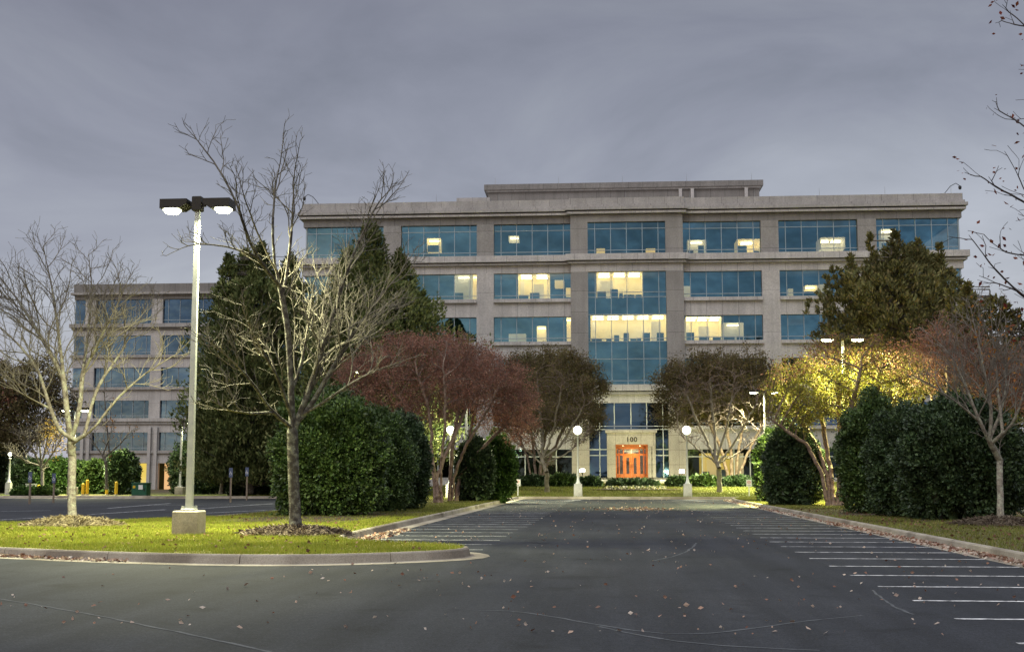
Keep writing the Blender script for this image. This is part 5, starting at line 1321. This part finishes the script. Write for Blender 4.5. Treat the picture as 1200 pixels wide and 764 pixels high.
# ------------------------------------------------------------------ small street furniture
def bollard(lab, px, py, h, Y):
    p = PY(px, py, Y); z = lawn_z(p[0], p[1]); t = empty('bollard', (p[0], p[1], z)); tag(t, lab, 'bollard', 'yellow bollards by the utility box')
    MB().lathe([(.12, -.1), (.12, h - .1), (.10, h - .03), (.05, h), (.001, h + .01)], 16).build('post', M['yellow'], t)
    MB().lathe([(.16, -.05), (.16, .05), (.125, .08)], 16).build('collar', M['conc'], t)
for px, h, Y, lab in ((45, .8, 103, 'yellow bollard peeping over the low trimmed shrubs at the far left'), (97, .95, 99.5, 'shorter yellow bollard of the pair just right of the near tree trunk'), (102, 1.25, 99.8, 'taller yellow bollard of the pair just right of the near tree trunk'),
                      (125, .95, 99.5, 'short yellow bollard directly in front of the orange-leaved small tree'), (136, 1.1, 99.2, 'yellow bollard nearest the green utility box')): bollard(lab, px, 580, h, Y)
def access_sign(lab, px, pyb, pyt, post='woodpost', sw=.24):
    b = G(px, pyb, .0); Y = b[1]; h = PY(px, pyt, Y)[2]; t = empty('parking_sign', b); tag(t, lab, 'parking sign', 'blue accessible-parking signs')
    MB().box(-.05, .05, -.05, .05, -.05, h - .02, .008).build('post', M[post], t)
    pn = MB().box(-sw / 2, sw / 2, -.075, -.055, h - .62, h).build('sign_panel', M['blue'], t)
    s = MB()     # wheelchair pictogram: head, back, seat and wheel
    s.lathe([(.001, -.002), (.03, -.002), (.03, .002), (.001, .002)], 12)
    k = []
    for (x, z) in s.v and [(v[0], v[1]) for v in s.v]: k.append((x - .02, -.079, h - .15 + z))
    s.v = k
    s.box(-.035, -.012, -.081, -.077, h - .34, h - .20); s.box(-.0119, .06, -.081, -.077, h - .34, h - .318); s.box(.05, .072, -.081, -.077, h - .42, h - .3401)
    ring = [(.001, 0)]; nseg = 18
    for i in range(nseg):
        a0 = 2.0 + i * 4.2 / nseg; a1 = a0 + 4.2 / nseg
        s.add([( .0 + math.cos(a0) * .085, -.079, h - .38 + math.sin(a0) * .085), (math.cos(a1) * .085, -.079, h - .38 + math.sin(a1) * .085), (math.cos(a1) * .062, -.079, h - .38 + math.sin(a1) * .062), (math.cos(a0) * .062, -.079, h - .38 + math.sin(a0) * .062)], [(0, 1, 2, 3)])
    s.build('pictogram', M['signw'], pn)
access_sign('leftmost blue accessible-parking sign, beside the low trimmed shrub', 34.5, 590.5, 553, 'woodpost')
access_sign('blue accessible-parking sign between the low shrub and the near tree trunk', 62.5, 589, 554.5, 'woodpost')
access_sign('blue accessible-parking sign on the left wooden post before the dark shrubs', 270, 588.5, 548)
access_sign('blue accessible-parking sign on the right wooden post before the dark shrubs', 289, 586, 547.5)
def small_sign(lab, px, Y, pyt, pyb, panel=.40, ph=.5, red=True, grp='small white notice signs on stakes'):
    p = PY(px, pyb, Y); z = lawn_z(p[0], p[1]); h = PY(px, pyt, Y)[2] - z; t = empty('notice_sign', (p[0], p[1], z)); tag(t, lab, 'sign', grp)
    MB().box(-.035, .035, -.035, .035, -.1, h - .05).build('stake', M['signw'], t)
    pn = MB().box(-panel / 2, panel / 2, -.06, -.04, h - ph, h).build('sign_panel', M['signw'], t)
    s = MB(); 
    for i in range(16):
        a0, a1 = i * math.pi / 8, (i + 1) * math.pi / 8; cz = h - ph * .36
        s.add([(math.cos(a) * r, -.063, cz + math.sin(a) * r) for a, r in ((a0, .12), (a1, .12), (a1, .085), (a0, .085))], [(0, 1, 2, 3)])
    s.box(-.075, .075, -.0655, -.0635, h - ph * .36 - .012, h - ph * .36 + .012)
    s.build('symbol', M['red' if red else 'black'], pn)
    s = MB(); s.box(-panel * .35, panel * .35, -.063, -.061, h - ph * .80, h - ph * .76); s.box(-panel * .25, panel * .25, -.063, -.061, h - ph * .9, h - ph * .86); s.build('text_line', M['black'], pn)
small_sign('small white notice sign on a stake at the left corner of the front lawn', 607, 96.2, 561.5, 580)
small_sign('small white notice sign on a stake at the right corner of the front lawn', 878, 96.2, 562, 581)
small_sign('small square white sign low among the shrubs left of the right wooden post', 285, 100, 565, 578, .34, .36)
p = PY(165, 586, 97); t = empty('utility_box', (p[0], p[1], lawn_z(p[0], p[1]))); tag(t, 'dark green utility box with a white warning label beside the arcade', 'utility box')
MB().box(-.6, .6, -.45, .45, -.05, .95, .03).build('cabinet', M['green'], t); MB().box(-.64, .64, -.5, .49, .951, 1.03, .02).build('lid', M['green'], t)
MB().box(-.05, .3, -.47, -.455, .5, .85).build('warning_label', M['signw'], t); MB().box(-.5, -.3, -.47, -.455, .6, .8).build('warning_label', M['yellow'], t)
MB().box(-.66, .66, -.55, .55, -.08, .04).build('concrete_pad', M['conc'], t); MB().box(.40, .45, -.50, -.451, .4, .6).build('handle', M['black'], t)
p = PY(36, 580, 103); t = empty('electrical_cabinet', (p[0], p[1], lawn_z(p[0], p[1]))); tag(t, 'pale grey electrical cabinet behind the low trimmed shrubs at far left', 'cabinet')
MB().box(-.38, .38, -.2, .2, 0, .85, .02).build('body', M['grey'], t); MB().box(-.42, .42, -.24, .24, .851, .9).build('lid', M['grey'], t); MB().box(-.01, .01, -.215, -.2, .05, .8).build('door_seam', M['black'], t)
p = G(591, 585.5, .2)

# ------------------------------------------------------------------ sky, sun, camera
sc = bpy.context.scene
w = bpy.data.worlds.new('World'); sc.world = w; w.use_nodes = True; nt = w.node_tree
bg = nt.nodes['Background']; tc = N(nt, 'ShaderNodeTexCoord'); sx = N(nt, 'ShaderNodeSeparateXYZ'); nt.links.new(tc.outputs['Generated'], sx.inputs[0])
base = ramp(nt, sx.outputs[2], [(0.0, (.40, .42, .50)), (.10, (.38, .395, .475)), (.20, (.315, .325, .395)), (.36, (.215, .218, .27)), (.48, (.26, .265, .33)), (.72, (.80, .82, .92)), (1.0, (.98, 1.0, 1.08))])
mp = N(nt, 'ShaderNodeMapping'); mp.inputs['Scale'].default_value = (1.3, 1.3, 3.2); mp.inputs['Location'].default_value = (.7, .2, .1); mp.inputs['Rotation'].default_value = (R(6), 0, R(20)); nt.links.new(tc.outputs['Generated'], mp.inputs['Vector'])
cn = N(nt, 'ShaderNodeTexNoise', Scale=2.4, Detail=7, Roughness=.55, Distortion=.5); nt.links.new(mp.outputs[0], cn.inputs['Vector'])
cf = ramp(nt, cn.outputs['Fac'], [(.30, (.70, .695, .74)), (.44, (.90, .89, .93)), (.54, (1.04, 1.04, 1.04)), (.68, (1.30, 1.30, 1.27))])
col = mixc(nt, 1.0, base, cf, 'MULTIPLY')
sky = N(nt, 'ShaderNodeTexSky'); sky.sky_type = 'NISHITA'; sky.sun_disc = False; sky.sun_elevation = R(4); sky.sun_rotation = R(200)
skm = mixc(nt, 1.0, sky.outputs[0], (.03, .03, .03), 'MULTIPLY'); tot = mixc(nt, 1.0, col, skm, 'ADD')
nt.links.new(tot, bg.inputs[0]); bg.inputs[1].default_value = 1.0
sl = bpy.data.lights.new('sun', 'SUN'); sl.energy = 1.05; sl.angle = R(40); sl.color = (1.0, .96, .92); so = bpy.data.objects.new('sun', sl); C.objects.link(so)
so.rotation_euler = (R(42), 0, R(-20))

cam = bpy.data.cameras.new('camera'); co = bpy.data.objects.new('camera', cam); C.objects.link(co)
cam.sensor_width = 36; cam.lens = FPX / 1200 * 36; cam.shift_x = (600 - CX) / 1200; cam.clip_end = 6000; cam.clip_start = .1
from mathutils import Matrix
co.matrix_world = Matrix(((RT[0], UP[0], -FW[0], 0), (RT[1], UP[1], -FW[1], 0), (RT[2], UP[2], -FW[2], EYE), (0, 0, 0, 1)))
sc.camera = co
sc.render.resolution_x, sc.render.resolution_y = 1024, 651
sc.view_settings.view_transform = 'Standard'; sc.view_settings.look = 'None'; sc.view_settings.exposure = 0; sc.view_settings.gamma = 1
cy = sc.cycles; cy.use_denoising = True; cy.max_bounces = 6; cy.diffuse_bounces = 3; cy.glossy_bounces = 3; cy.transparent_max_bounces = 8; cy.sample_clamp_indirect = 4; cy.caustics_reflective = False; cy.caustics_refractive = False
